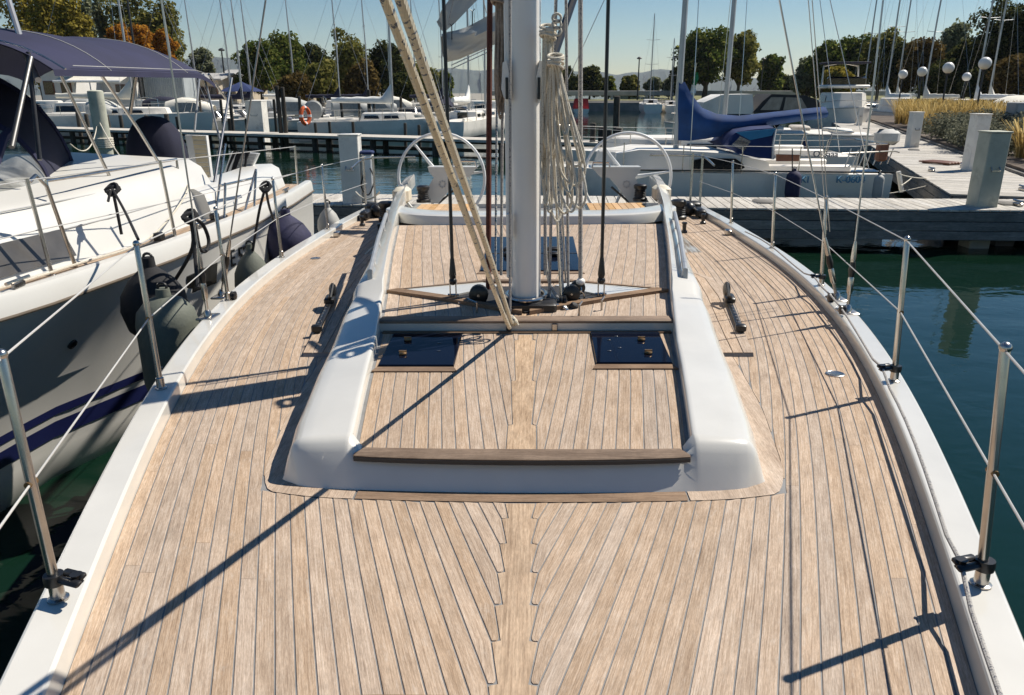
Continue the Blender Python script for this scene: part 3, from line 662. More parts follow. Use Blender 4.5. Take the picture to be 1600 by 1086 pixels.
# genoa tracks on teak plinths with their cars
for s in (-1, 1):
    pa, pb = (Vector((s * 1.215, 4.20, 0)), Vector((s * 1.335, 5.05, 0)))
    dv = (pb - pa).normalized(); rot = Matrix(((dv.y, dv.x, 0), (-dv.x, dv.y, 0), (0, 0, 1)))
    outp = lambda y: float(np.interp(y, (3.84, 4.2, 5.1, 5.7, 6.1), (1.19, 1.24, 1.365, 1.385, xo(6.1) + .03)))
    Yp = [3.84, 3.86, 4.2, 4.6, 5.1, 5.4, 5.7, 6.1]; g = MB()
    g.grid([[(s * (xo(y) - .01), y, .018), (s * outp(y), y, .018), (s * (outp(y) + .004), y, -.002)] for y in Yp]); g.face([(s * (xo(3.84) - .01), 3.84, .018), (s * outp(3.84), 3.84, .018), (s * outp(3.84), 3.832, -.002), (s * (xo(3.84) - .01), 3.832, -.002)]); pln = g.build('track_plinth', caulk, yacht)
    for k_ in range(4): strip(pln, teak_uv, Yp, lambda y: xo(y) - .008 + (outp(y) + .01 - xo(y)) * k_ / 4 + .002, lambda y: xo(y) - .008 + (outp(y) + .01 - xo(y)) * (k_ + 1) / 4 - .002, s, lambda y: .0225)
    g = MB(); mid = (pa + pb) / 2; g.cbox((mid.x, mid.y, .036), (.016, (pb - pa).length / 2, .012), .004, rot); T = g.build('genoa_track', black, yacht)
    for i in range(9):
        q = pa.lerp(pb, .06 + i * .085); k = MB(); k.lathe([(.006, 0), (.006, .003)], (q.x, q.y, .054), 8); k.build('track_hole', steel, T)
    q = pa.lerp(pb, .02); k = MB(); k.cbox((q.x, q.y, .05), (.03, .022, .022), .008, rot); k.build('track_end', black, T)
    q = pa.lerp(pb, .80); k = MB(); k.cbox((q.x, q.y, .062), (.032, .07, .022), .01, rot); car = k.build('track_car', black, T)
    block('block', q + Vector((-s * .01, .05, .11)), .042, .02, T); k = MB(); k.tube([q + Vector((0, -.04, .06)), q + Vector((-s*.03, -.1, .10)), q + Vector((-s*.02, .02, .16))], .012, 7); k.build('car_arm', black, T)
# hand rails on the coach roof
for s in (-1, 1):
    P = []
    for i in range(11):
        y = 4.22 + (6.2 - 4.22) * i / 10; P.append((s * (xi(y) + .075), y, roof_h(y) + .125))
    P = [(P[0][0], P[0][1] - .005, P[0][2] - .09)] + P + [(P[-1][0], P[-1][1] + .005, P[-1][2] - .09)]
    g = MB(); g.tube(P, .016, 8); H = g.build('hand_rail', railgrey, yacht)
    for i in (3, 6, 9): k = MB(); k.tube([P[i], (P[i][0], P[i][1], P[i][2] - .09)], .010, 7); k.build('rail_foot', railgrey, H)
# cockpit: forward lip, well, seats, wheels
lp = MB(); rows = []
for a in np.linspace(-1, 1, 25):
    x = a * 1.30; b_ = abs(a) ** 5; y0 = 6.40 + .5 * b_ ; z0 = roof_h(6.4)
    rows.append([(x, y0, z0 - .01), (x, y0 + .010, z0 + .055), (x, y0 + .018, z0 + .068), (x, y0 + .034, z0 + .075), (x, y0 + .07, z0 + .078), (x * .97, y0 + .26, z0 + .080), (x * .96, y0 + .325, z0 + .077), (x * .96, y0 + .34, z0 + .065), (x * .96, y0 + .345, z0 - .25)])
lp.grid(rows); lp.build('cockpit_coaming', gel, yacht, ang=24)
wl = MB(); wl.bx(-1.32, 1.32, 6.72, 10.0, -.35, -.30); wl.bx(-1.55, -1.30, 6.9, 9.9, -.3, .0); wl.bx(1.30, 1.55, 6.9, 9.9, -.3, .0); wl.build('cockpit_well', gel, yacht)
for s in (-1, 1):
    g = MB(); g.cbox((s * .92, 7.55, .12), (.36, .78, .16), .03); Q = g.build('cockpit_seat', gel, yacht)
    for i in range(9): k = MB(); k.bx(s * (.62 + i * .066) - .03, s * (.62 + i * .066) + .03, 6.85, 8.28, .281, .289); k.build('seat_slat', teak_warm, Q, ang=0)
    # wheel
    c = UY(690 if s < 0 else 980, 278, 8.85); rr = .49
    g = MB(); g.tube([c + Vector((rr * math.cos(t), 0, rr * math.sin(t))) for t in [2*math.pi*i/48 for i in range(48)]], .017, 10, closed=True); Wh = g.build('steering_wheel', whitep, yacht)
    for an in (128, 8, 248):
        k = MB(); e = Vector((math.cos(R_(an)), 0, math.sin(R_(an)))); k.tube([c + e * .06, c + e * .25, c + e * rr], [.028, .017, .012], 8); k.build('spoke', whitep, Wh)
    k = MB(); k.lathe([(.05, -.04), (.06, 0), (.05, .05)], c, 14, Euler((R_(90), 0, 0)).to_matrix()); k.build('wheel_hub', steel, Wh)
    # console
    PX = [(924,261),(1002,261),(1000,268.5),(992,278),(994,280),(1014,316),(985,318),(953,278),(938,277)]
    if s < 0: PX = [(1670 - u, v) for u, v in PX]
    P = [UY(u, v, 8.62) for u, v in PX]; g = MB(); g.prism([(p.x, 8.62, p.z) for p in P], [(p.x * 1.0, 8.86, p.z) for p in P]); K = g.build('helm_console', gelw, yacht, ang=30)
    P = [UY(u, v, 8.6) for u, v in ([(925,262),(927,254),(951,254),(953,261)] if s > 0 else [(707,262),(709,252),(742,252),(745,262)])]; g = MB(); g.tube([(p.x, 8.6, p.z) for p in P], .01, 7); g.build('console_rail', steel, K)
    cc = UY(979 if s > 0 else 691, 288, 8.605); k = MB()
    k.tube([(cc.x + .035 * math.cos(t), 8.612, cc.z + .035 * math.sin(t)) for t in [2*math.pi*i/16 for i in range(16)]], .0025, 5, closed=True)
    for an in range(0, 360, 45): k.tube([(cc.x + .02 * math.cos(R_(an)), 8.614, cc.z + .02 * math.sin(R_(an))), (cc.x + .046 * math.cos(R_(an)), 8.614, cc.z + .046 * math.sin(R_(an)))], .0022, 4)
    k.build('compass_rose', greytxt, K)
    k = MB(); k.tube([UY(955 if s > 0 else 715, 292, 8.75), UY(985 if s > 0 else 685, 318, 8.7)], .012, 6); k.build('console_brace', black, K)
    # winches and cleats
    def winch(x, y, z, sc=1.):
        g = MB(); g.lathe([(.085*sc, 0), (.088*sc, .03*sc), (.066*sc, .045*sc), (.056*sc, .09*sc), (.060*sc, .13*sc), (.078*sc, .15*sc), (.080*sc, .185*sc), (.06*sc, .20*sc), (.02*sc, .205*sc)], (x, y, z), 22); o = g.build('winch', black, yacht)
        for q in range(4): g = MB(); g.tube([(x + (.068 - q*.002) * sc * math.cos(t), y + (.068 - q*.002) * sc * math.sin(t), z + (.06 + q * .02) * sc) for t in [2*math.pi*i/18 for i in range(18)]], .006*sc, 5, closed=True); g.build('drum_ring', blackm, o)
    w = U(1056, 340) if s > 0 else U(612, 345); winch(s * 1.72, 9.1, .0, 1.15)
    winch(s * 1.18, 8.45, .29, .9)
    g = MB(); g.cbox((s * 1.36, 8.15, .40), (.085, .13, .08), .03); g.build('backrest_pod', beige, yacht)
    for (x, y) in ((1.60, 8.05), (1.93, 8.7), (1.97, 9.6)):
        g = MB(); g.lathe([(.035, 0), (.032, .02), (.02, .03), (.022, .09), (.03, .10), (.026, .112)], (s * x, y, 0), 14); g.build('deck_organiser', black, yacht)
    g = MB(); g.cbox((s * 2.0, 9.25, .06), (.05, .16, .05), .02); g.cbox((s * 1.95, 9.55, .09), (.12, .07, .07), .03); g.ball((s * 1.9, 9.4, .08), .085, 10, 7); g.build('sheet_bag', black, yacht)
    for k_, (x, y) in enumerate(((1.98, 9.75), (2.08, 9.65))):
        line('pushpit_post', [(s * x, y, 0), (s * x, y, .72)], .014, steel)
    line('pushpit_rail', spline([(s * 2.08, 9.0, .62), (s * 2.08, 9.65, .68), (s * 1.9, 10.0, .68), (s * 1.5, 10.1, .68)], 5), .013, steel)
    g = MB(); g.cbox((s * (Rx(8.0) - .06), 7.9, .03), (.03, .05, .03), .012); g.build('cleat', steel, yacht)
    q = U(1305, 585) if s > 0 else U(493, 404); g = MB(); g.lathe([(.046, -.002), (.046, .004), (.040, .0065), (.0385, .0055), (.012, .0055)], (q.x, q.y, 0), 24); g.build('deck_filler_cap', steel, yacht)
# stanchions, lifelines, blocks on them
ST = {1: [(1.72, 1.168), (3.28, None), (5.25, None), (6.75, None), (8.30, None)], -1: [(1.62, None), (3.17, None), (4.85, None), (6.40, None), (8.02, None)]}
tops = {1: [], -1: []}; mids = {1: [], -1: []}
for s in (1, -1):
    for i, (y, _) in enumerate(ST[s]):
        x = s * (Rx(y) + .062); hgt = (.64 if s > 0 else .655) if i != 2 else .60; lean = -.05 if s > 0 and i == 0 else (-.03 if s > 0 else -.012)
        b_, t_ = Vector((x, y, .066)), Vector((x + lean, y, .066 + hgt))
        g = MB(); g.lathe([(.026, 0), (.026, .004), (.018, .008), (.0175, .05), (.0125, .055)], (x, y, .066), 14); bs = None
        g2 = MB(); mid_ = b_.lerp(t_, .5); g2.tube([b_, b_.lerp(t_, .49), b_.lerp(t_, .51), t_ - Vector((0, 0, .004)), t_], [.0128, .0128, .0118, .0118, .010], 12); S_ = g2.build('stanchion', steel, yacht); g.build('stanchion_base', steel, S_)
        g = MB(); g.tube([mid_ - Vector((0, .016, 0)), mid_ + Vector((0, .016, 0))], .009, 8); g.build('wire_ferrule', rust, S_)
        g = MB(); g.ball(t_, .0145, 10, 7); g.build('stanchion_cap', steel, S_)
        tops[s].append(t_ - Vector((0, 0, .008))); mids[s].append(mid_)
        if (s == 1 and i < 3) or (s == -1 and i == 0):     # furling-line lead blocks clamped to the foot
            g = MB(); g.lathe([(.024, -.014), (.026, 0), (.024, .014)], (x, y, .125), 14); C_ = g.build('lead_clamp', black, S_)
            rot = Euler((R_(20), 0, R_(18 * s))).to_matrix()
            g = MB(); g.cbox((x - s * .05, y + .006, .135), (.034, .010, .007), .004, rot); g.cbox((x - s * .05, y - .018, .128), (.034, .010, .007), .004, rot); g.lathe([(.015, -.012), (.010, 0), (.015, .012)], (x - s*.062, y - .005, .131), 12); g.build('lead_block', black, S_)
    for nme, P in (('lifeline', tops[s]), ('lifeline', mids[s])):
        P = sorted(P, key=lambda p: p.y); P = [P[0] + (P[0] - P[1]) * 1.0] + P + [Vector((s * 2.05, 9.65, P[-1].z))]
        line(nme, P, .0031, wire_white, n=6)
P = [Vector((Rx(.6) + .02, .6, .09))] + [Vector((Rx(y) + .062 - .062, y - .005, .131)) for y in (1.72, 3.28, 5.25)] + [Vector((Rx(7.5) + .03, 7.5, .09))]
m = MB(); Q = []
for a, b_ in zip(P[:-1], P[1:]): Q += [a.lerp(b_, i / 8) for i in range(8)]
Q = [Vector((max(q.x, Rx(q.y) + .012) if abs(q.z - .131) > 1 else q.x, q.y, q.z)) for q in Q + [P[-1]]]
m.tube([Vector((Rx(q.y) + .006, q.y, .10 + .012 * math.sin(q.y * 3))) if i not in (8, 16, 24) else q for i, q in enumerate(Q)], .006, 7); m.build('furling_line', rope_g, yacht)
# shrouds with their turnbuckles
def shroud(foot, top, r=.0055, tb=True, mt=wire):
    foot, top = Vector(foot), Vector(top); d = (top - foot).normalized()
    a, b_, c_ = foot + d * .10, foot + d * .20, foot + d * .42
    S_ = line('shroud', [c_, top], r, mt)
    if tb:
        g = MB(); g.tube([foot, a], .010, 8); g.tube([a, a + d * .02, b_, b_ + d * .02], [.010, .018, .018, .011], 10); g.build('turnbuckle_lower', steel, S_)
        g = MB(); g.tube([b_ + d * .005, b_ + d * .05, b_ + d * .10], [.014, .022, .015], 10); g.build('turnbuckle_boot', black, S_)
        g = MB(); g.tube([b_ + d * .09, b_ + d * .13, c_ - d*.03, c_], [.014, .016, .012, .008], 10); g.build('turnbuckle_barrel', steel, S_)
        g = MB(); g.cbox(foot + Vector((0, 0, -.004)), (.05, .07, .007), .004); g.lathe([(.024, 0), (.02, .03), (.008, .045)], foot, 12); g.build('chain_plate', steel, S_)
    return S_
def thr(p0, u, v, y):        # point on the photo line through (u,v) at depth y
    return UY(u, v, y)
shroud(U(325, 494, .07), UY(252, 0, 4.30)); shroud(U(346, 462, .07), UY(415, 0, 4.62))
shroud(U(1307, 466, .07), UY(1218, 0, 4.70)); shroud(U(1324, 486, .07), UY(1380, 0, 4.52))
shroud(U(1300, 452, .07), UY(1263, 0, 4.9), .003, False); shroud(U(1304, 456, .07), UY(1269, 0, 4.85), .003, False)
for s in (1,):
    c = U(1298, 465, .09); block('block', c, .03, .018); c = U(1316, 484, .10); block('block', c, .028, .018)
for s in (-1,):
    c = U(365, 462, .09); block('block', c, .03, .018)

# ================================================================== WATER
m = MB(); m.face([(-4400, -110, WATER), (4400, -110, WATER), (4400, 4800, WATER), (-4400, 4800, WATER)])
struct(m.build('water', water, ang=0))

# ================================================================== GENERIC HULLS
def loft(L, B, fs, fb, n=22, transom=.8, draft=.45, full=.42, flare=.12, rake=.12):
    """hull rows: t 0 stern (y=-L/2) .. 1 bow (y=L/2), origin at the waterline"""
    rows = []; info = []
    for i in range(n + 1):
        t = i / n
        w = transom + (1 - transom) * min(1, t / full) ** .8 if t < full else 1 - ((t - full) / (1 - full)) ** 2.3
        hb = max(.012, B / 2 * w); f = fs + (fb - fs) * t ** 1.6; y = -L/2 + L * t; bow = max(0, (t - .72) / .28)
        sec = []
        for k, (q, zz) in enumerate(((1., f), (1. - flare * .15 - bow*.12, f * .6), (1 - flare * .5 - bow * .3, f * .25), (.9 - flare - bow * .42, 0), (.72 - bow * .5, -draft * .45), (.25 - bow * .2, -draft))):
            sec.append((hb * max(.02, q), y + rake * L * .35 * bow ** 2 * (zz / max(.1, f) - 1) * .6, zz))
        rows.append(sec); info.append((y, hb, f))
    return rows, info
def hull_parts(root, rows, info, mt, deckmt=None, stripe_mt=None, rub=None, bulw=.05):
    h = MB(); full_ = [[(-x, y, z) for x, y, z in s] + [(x, y, z) for x, y, z in reversed(s)] for s in rows]
    h.grid(full_); h.face(full_[0]); H = h.build('hull', mt, root, ang=50)
    d = MB(); d.grid([[(-hb * .985, y, f - bulw), (0, y, f - bulw + hb * .06), (hb * .985, y, f - bulw)] for y, hb, f in info]); d.build('deck', deckmt or mt, root)
    if stripe_mt:
        s = MB()
        for sg in (-1, 1):
            s.grid([[(sg * (r[3][0] + (r[2][0] - r[3][0]) * a + .006), r[3][1] + (r[2][1] - r[3][1]) * a, r[3][2] + (r[2][2] - r[3][2]) * a) for a in (.15, .55)] for r in rows[:-1]])
        s.build('boot_stripe', stripe_mt, H, ang=50)
    if rub:
        s = MB()
        for sg in (-1, 1): s.tube([(sg * (r[0][0] + .004), r[0][1], r[0][2] - .04) for r in rows], .025, 6)
        s.build('rub_rail', rub, H)
    return H
def cabin_mesh(P0, P1, z0, z1, inset):        # P0 outline base [(x,y)], tapered to top
    cx = sum(p[0] for p in P0) / len(P0); cy = sum(p[1] for p in P0) / len(P0)
    m = MB(); b = [(x, y, z0) for x, y in P0]; t = [(cx + (x - cx) * (1 - inset), cy + (y - cy) * (1 - inset), z1) for x, y in P0]; t2 = [(cx + (x - cx) * (1 - inset*1.7), cy + (y - cy) * (1 - inset*1.7), z1 + .04) for x, y in P0]
    m.prism(b, t); m.prism(t, t2); return m

# ================================================================== NEIGHBOUR YACHT ON THE LEFT (bow towards the camera)
nb = thing('moored_yacht', 'white yacht with navy bimini and navy stripes moored alongside', 'sailing yacht', (-4.45, 6.0, WATER)); NO = (-4.45, 6.0, WATER)
GX = [(0.0, .12), (1.0, .62), (2.0, 1.06), (3.0, 1.40), (4.2, 1.68), (5.5, 1.83), (7.0, 1.88), (8.5, 1.82), (9.7, 1.70)]
def gx(y): return lin(GX, y)
def ngz(y): return .165 - .005 * (y - 4) if y > 4 else .165 + .02 * (4 - y)
ny = np.linspace(0.02, 9.7, 40)
rows = []
for y in ny:
    g = gx(y); f = max(0, min(1, (6.5 - y) / 1.8)); f *= min(1, g / 1.2); wl = g - .10 - .54 * f
    z1 = ngz(y); sec = [(g, z1 - .10), (g - .012 - .02 * f, z1 - .135), (g - .02 - .20 * f, z1 - .42), (g - .04 - .42 * f, z1 - .75), (wl + .05, -1.12), (wl, WATER), (wl * .55, WATER - .4)]
    rows.append(sec)
h = MB(); h.grid([[(-4.45 - x, y, z) for (x, z) in s] + [(-4.45 + x, y, z) for (x, z) in reversed(s)] for s, y in zip(rows, ny)]); q = rows[-1]; h.face([(-4.45 - x, 9.7, z) for x, z in q] + [(-4.45 + x, 9.7, z) for x, z in reversed(q)])
NH = h.build('hull', gelw, nb, NO, 60)
for a0, a1, zlo, zhi in ((0, 1, -.86, -.80), (0, 1, -1.03, -.91)):
    s = MB()
    s2 = []
    for sec, y in zip(rows, ny):
        zs = [p[1] for p in sec][::-1]; xs_ = [p[0] for p in sec][::-1]
        s2.append([(-4.45 + np.interp(zz, zs, xs_) + .006, y, zz) for zz in (zlo, zhi)])
    s.grid(s2); s.build('hull_stripe', stripe, NH, NO, 60)
for sg in (-1, 1):
    r_ = MB(); r_.tube([(-4.45 + sg * (gx(y) + .008), y, ngz(y) - .10) for y in ny], .010, 8); r_.build('rub_rail', rubwood, NH, NO)
    t = MB(); t.grid([[(-4.45 + sg * (gx(y) + a), y, ngz(y) + z) for a, z in ((.004, -.10), (-.005, .0), (-.02, .028), (-.05, .034), (-.085, .03), (-.095, -.03))] for y in ny]); t.build('toe_rail', gelw, nb, NO)
d = MB(); d.grid([[(-4.45 - gx(y) + .08, y, ngz(y) - .02), (-4.45 + gx(y) - .08, y, ngz(y) - .02)] for y in ny]); ND = d.build('deck', gelw, nb, NO)
for i in range(4):
    s = MB(); s.grid([[(-4.45 + gx(y) - .13 - i * .055, y, ngz(y) - .016), (-4.45 + gx(y) - .13 - i * .055 - .048, y, ngz(y) - .016)] for y in ny if y > 2.0]); s.build('plank', teak, ND, NO, 0)
# cabin trunk
c = MB(); rr = []
for y in np.linspace(1.8, 7.4, 24):
    g = gx(y); hgt = .06 + .34 * min(1, (y - 1.8) / 2.6) ; hgt = hgt + .04 * max(0, y - 5); z = ngz(y) - .02
    rr.append([(-4.45 + g - .40, y, z), (-4.45 + g - .47, y, z + hgt * .5), (-4.45 + g - .56, y, z + hgt * .85), (-4.45 + g - .68, y, z + hgt), (-4.45, y, z + hgt + .06), (-4.45 - g + .68, y, z + hgt), (-4.45 - g + .40, y, z)])
c.grid(rr); c.face(rr[-1]); c.face(rr[0]); NC = c.build('cabin', gelw, nb, NO, 50)
w_ = MB(); w_.grid([[(-4.45 + gx(y) - .405 - .07 * a + .012, y, ngz(y) - .02 + (.06 + .34 * min(1, (y - 1.8) / 2.6)) * (.1 + .45 * a)) for a in (0, 1)] for y in np.linspace(3.2, 5.05, 10)]); w_.build('window', mat('smoked_window', (.09, .085, .08), .2, var=.2), NC, NO)
for k, (dx, dz) in enumerate(((.47, .52), (.60, .93))):
    q = MB(); q.tube([(-4.45 + gx(y) - dx, y, ngz(y) - .02 + (.06 + .34 * min(1, (y - 1.8) / 2.6)) * dz + .006) for y in np.linspace(4.2, 7.2, 12)], .006, 5); q.build('cabin_moulding', gelg, NC, NO)
q = MB(); P = [(-4.45 + gx(y) - .62, y, ngz(y) + .50 - .05 * (y == 5.2) * 0) for y in np.linspace(5.2, 7.0, 7)]; P = [(P[0][0], P[0][1], P[0][2] - .10)] + P + [(P[-1][0], P[-1][1], P[-1][2] - .10)]; q.tube(P, .012, 7); q.build('hand_rail', steel, NC, NO)
for (yy_, dx) in ((5.6, .19), (6.6, .2)):
    q = MB(); q.cbox((-4.45 + gx(yy_) - dx, yy_, ngz(yy_) + .0), (.022, .35, .012), .005); T_ = q.build('sheet_track', black, nb, NO); q = MB(); q.cbox((-4.45 + gx(yy_) - dx, yy_ + .1, ngz(yy_) + .035), (.03, .05, .03), .012); q.build('track_car', black, T_, NO)
q = MB(); q.tube(spline([(-4.45 + gx(4.0) - .22, 4.0, .17), (-4.45 + gx(4.8) - .24, 4.8, .17), (-4.45 + gx(5.6) - .21, 5.6, .20), (-4.45 + gx(6.8) - .45, 6.8, .42), (-3.5, 7.5, .45)], 6), .008, 6); q.build('jib_sheet', rope_w, nb, NO)
for yy_ in (4.1, 6.1, 8.4):
    q = MB(); q.cbox((-4.45 + gx(yy_) - .05, yy_, ngz(yy_) + .05), (.012, .05, .016), .005); q.tube([(-4.45 + gx(yy_) - .05, yy_ - .10, ngz(yy_) + .075), (-4.45 + gx(yy_) - .05, yy_ + .10, ngz(yy_) + .075)], .010, 7); q.build('cleat', steel, nb, NO)
# hull window, portlights, number
def on_hull(u, v, out=.004):
    x = -2.6
    for _ in range(30):
        p = WX(u, v, x); y = min(max(p.y, .1), 9.6); i_ = int(np.argmin(abs(ny - y))); sec = rows[i_]; zs = [q_[1] for q_ in sec][::-1]; xs_ = [q_[0] for q_ in sec][::-1]
        x = .5 * x + .5 * (-4.45 + float(np.interp(p.z, zs, xs_)) + out)
    return WX(u, v, x)
w_ = MB(); P = [on_hull(u, v, .0) for u, v in ((291,432),(338,410),(336,442),(289,462))]; w_.prism([(p.x - .03, p.y, p.z) for p in P], [(p.x + .012, p.y, p.z) for p in P]); w_.build('hull_window', winglass, NH, NO)
for u, v in ((113, 538), (133, 530)):
    p = on_hull(u, v, 0); w_ = MB(); w_.lathe([(.034, -.05), (.034, .008), (.022, .012), (.021, .004)], p, 18, Euler((0, R_(90 + 30), R_(-14))).to_matrix()); w_.build('portlight', blackm, NH, NO)
P1, P2 = on_hull(346, 410), on_hull(388, 396)
dxy = (P2 - P1).normalized(); upv = Vector((0, 0, 1)); nrm = dxy.cross(upv).normalized(); upv = nrm.cross(dxy)
M_ = Matrix.Translation(((P1 + P2) / 2) - Vector(NO) + nrm * .01) @ Matrix((( dxy.x, upv.x, nrm.x, 0), (dxy.y, upv.y, nrm.y, 0), (dxy.z, upv.z, nrm.z, 0), (0, 0, 0, 1)))
text('hull_number', 'VE 52', .21, blacktxt, NH, M_, .004)
# cockpit coaming and aft moulding
c = MB(); rr = []
for y in np.linspace(6.9, 9.5, 10):
    g = gx(y); z = ngz(y) - .02; rr.append([(-4.45 + g - .30, y, z), (-4.45 + g - .36, y, z + .22), (-4.45 + g - .45, y, z + .27), (-4.45 + g - .72, y, z + .26), (-4.45 + g - .78, y, z - .1)])
c.grid(rr); c.face(rr[0]); c.face(rr[-1]); c.build('cockpit_coaming', gelw, nb, NO, 50)
c = MB(); c.cbox((-4.6, 8.2, .0), (.9, .9, .12), .05); c.build('cockpit_floor', gelw, nb, NO)
c = MB(); c.cbox((-3.92, 7.75, .14), (.42, .34, .17), .05); c.build('helm_seat', gelw, nb, NO)
# sprayhood with clear windows
XA = -3.02
def hood(y, f):   # arch cross-section, f 0..1 right foot -> left foot
    a = math.pi * f; w = float(np.interp(y, (5.0, 5.9, 6.9), (1.66, 1.25, .88))); zt = {0: .95, 1: 1.36}[0] if False else np.interp(y, (5.0, 5.9, 6.9), (.50, 1.22, 1.42))
    zb = .38; return (-4.95 + w * math.copysign(abs(math.cos(a)) ** 1.15, math.cos(a)) * (1 if y > 5.5 else .94), y, zb + (zt - zb) * abs(math.sin(a)) ** .85)
c = MB(); Fs = np.linspace(0, 1, 25); c.grid([[hood(y, f) for f in Fs] for y in np.linspace(6.0, 6.9, 6)]); SH = c.build('sprayhood', navyd, nb, NO, 60)
c = MB(); c.grid([[hood(y, f) for f in np.linspace(.02, .98, 25)] for y in np.linspace(5.0, 6.0, 5)]); c.build('sprayhood_window', vinyl, SH, NO, 60)
for f in (.0, .20, .36, .64, .8):
    c = MB(); c.tube([Vector(hood(y, f)) + Vector((.012, -.02, .012)) for y in np.linspace(5.0, 6.0, 8)], .035, 6); c.build('window_border', navy, SH, NO)
for y in (5.02, 6.0, 6.88):
    c = MB(); c.tube([Vector(hood(y, f)) + Vector((.005, -.01, .008)) for f in Fs], .03 if y < 6 else .022, 6); c.build('hood_hem', navy, SH, NO)
# bimini canopy on tube frame
BX0, BX1 = -5.45, -3.42
def bim(x, y):
    u = (x - (BX0 + BX1) / 2) / ((BX1 - BX0) / 2); t = (y - 5.9) / 2.75
    return (x, y, 1.385 + .02 * t + .25 * (1 - abs(u) ** 3.0) + .07 * math.sin(min(1, max(0, t)) * math.pi) * (1 - u * u) - .10 * max(0, (t - .82) / .18) ** 2 - .03 * math.cos(t * math.pi * 4) * (1 - abs(u)))
c = MB(); rowsb = [[bim(x, y) for x in list(np.linspace(BX0, BX1, 23))] for y in np.linspace(5.75, 8.65, 19)]
c.grid(rowsb); c.grid([[(p[0], p[1], p[2] - .008) for p in r] for r in rowsb])
c.grid([[(r[-1][0], r[-1][1], r[-1][2]) for r in rowsb], [(r[-1][0] + .004, r[-1][1], r[-1][2] - .045) for r in rowsb]]); BM = c.build('bimini', navy, nb, NO, 60)
for y in (6.55, 8.0):
    c = MB(); c.tube([Vector(bim(x, y)) + Vector((0, 0, .003)) for x in np.linspace(BX0, BX1, 23)], .0035, 5); c.build('seam', wire_white, BM, NO)
c = MB(); c.tube([Vector(bim(BX1, y)) + Vector((.003, 0, .03)) for y in np.linspace(6.0, 8.6, 14)], .003, 5); c.build('seam', wire_white, BM, NO)
def ntube(pts, r=.0135, nme='bimini_leg', mt=steel): 
    c = MB(); c.tube(pts, r, 9); return c.build(nme, mt, BM, NO)
ntube([WX(158, 117, -3.43), WX(215, 200, -3.40), WX(270, 290, -3.30), WX(318, 340, -3.1)])
ntube([WX(213, 116, -3.43), WX(203, 178, -3.55)], .016)
ntube([WX(362, 122, -3.43), WX(345, 225, -3.20), WX(325, 345, -2.95)], .014)
ntube([WX(326, 116, -3.43), WX(357, 160, -3.42)]); ntube([WX(318, 116, -3.5), WX(345, 225, -3.3)], .011, 'bimini_leg', alum_far); ntube([WX(312, 116, -3.7), WX(304, 205, -3.6)], .011, 'bimini_leg', alum_far)
ntube([bim(x, 5.9) for x in np.linspace(BX0, BX1, 15)], .0135); ntube([WX(44, 82, -3.6), WX(62, 250, -3.5)], .016, 'bimini_leg', black)
ntube([Vector((-3.5, 5.95, 1.38)), Vector((-3.35, 6.3, .3))], .013); ntube([WX(18, 230, -3.3), WX(48, 90, -3.4)], .018, 'bimini_leg', black)
# helm cover, passerelles, winches
c = MB(); cc = WY(248, 262, 8.1); rr = []
for k in range(9):
    a = k / 8 * math.pi / 2; rr.append([(cc.x + .31 * math.cos(a) ** .8 * math.cos(t) * (1 + .04 * math.sin(t * 7)), cc.y + .24 * math.cos(a) ** .8 * math.sin(t), cc.z + .52 * math.sin(a) ** .9) for t in [2*math.pi*i/26 for i in range(26)]])
c.grid(rr, True); c.face(rr[-1]); c.build('helm_cover', navyd, nb, NO, 60)
def passerelle(PXL, y, slats, name, mt):
    P = [WY(u, v, y) for u, v in PXL]; c = MB(); c.prism([tuple(p) for p in P], [tuple(p + Vector((.0, .06, 0))) for p in P]); o = c.build(name, whitep, nb, NO)
    for i in range(slats):
        t0, t1 = (i + .12) / slats, (i + .92) / slats; c = MB()
        A = lambda t, e: P[0].lerp(P[3], t).lerp(P[1].lerp(P[2], t), e) + Vector((0, -.006, 0))
        Q = [A(t0, .34), A(t0, .95), A(t1, .95), A(t1, .34)]; c.prism([tuple(p) for p in Q], [tuple(p + Vector((0, .012, 0))) for p in Q]); c.build('slat', mt, o, NO, 0)
    return o
slatm = mat('pale_slat', (.68, .57, .38), .7, var=.1, rand=.08)
passerelle([(289, 211), (322, 212), (333, 300), (306, 303)], 8.9, 13, 'passerelle', slatm)
passerelle([(362, 237), (404, 240), (374, 304), (338, 300)], 9.3, 12, 'passerelle', gelg)
c = MB()
for i in range(9):
    a = WY(366 + i * 3, 236, 9.22); b_ = WY(352 + i * 4 + random.uniform(-6, 6), 300, 9.2); c.tube(spline([a, a.lerp(b_, .5) + Vector((random.uniform(-.05, .05), -.05, 0)), b_], 4), .010, 5)
c.build('boarding_net', rope_k, nb, NO)
def nwinch(u, v, y, sc):
    p = WY(u, v, y); g = MB(); g.lathe([(.10*sc, 0), (.10*sc, .04*sc), (.07*sc, .06*sc), (.062*sc, .11*sc), (.09*sc, .15*sc), (.09*sc, .2*sc), (.03*sc, .22*sc)], p, 18); g.build('winch', black, nb, NO)
nwinch(277, 308, 7.5, 1.1)
for u in (222, 236):
    p = WY(u, 318, 6.9); g = MB(); g.lathe([(.03, -.04), (.035, 0), (.028, .06), (.0, .075)], p, 12); o = g.build('deck_block', fgrey, nb, NO); g = MB(); g.cbox(p + Vector((0, -.02, .01)), (.018, .03, .03), .01); g.build('block_cheek', black, o, NO)
p = WY(238, 300, 7.2); g = MB(); g.lathe([(.07, -.05), (.075, .0), (.06, .1), (.0, .14)], p, 14); g.build('vent', mat('vent_brown', (.2, .16, .14), .5), nb, NO)
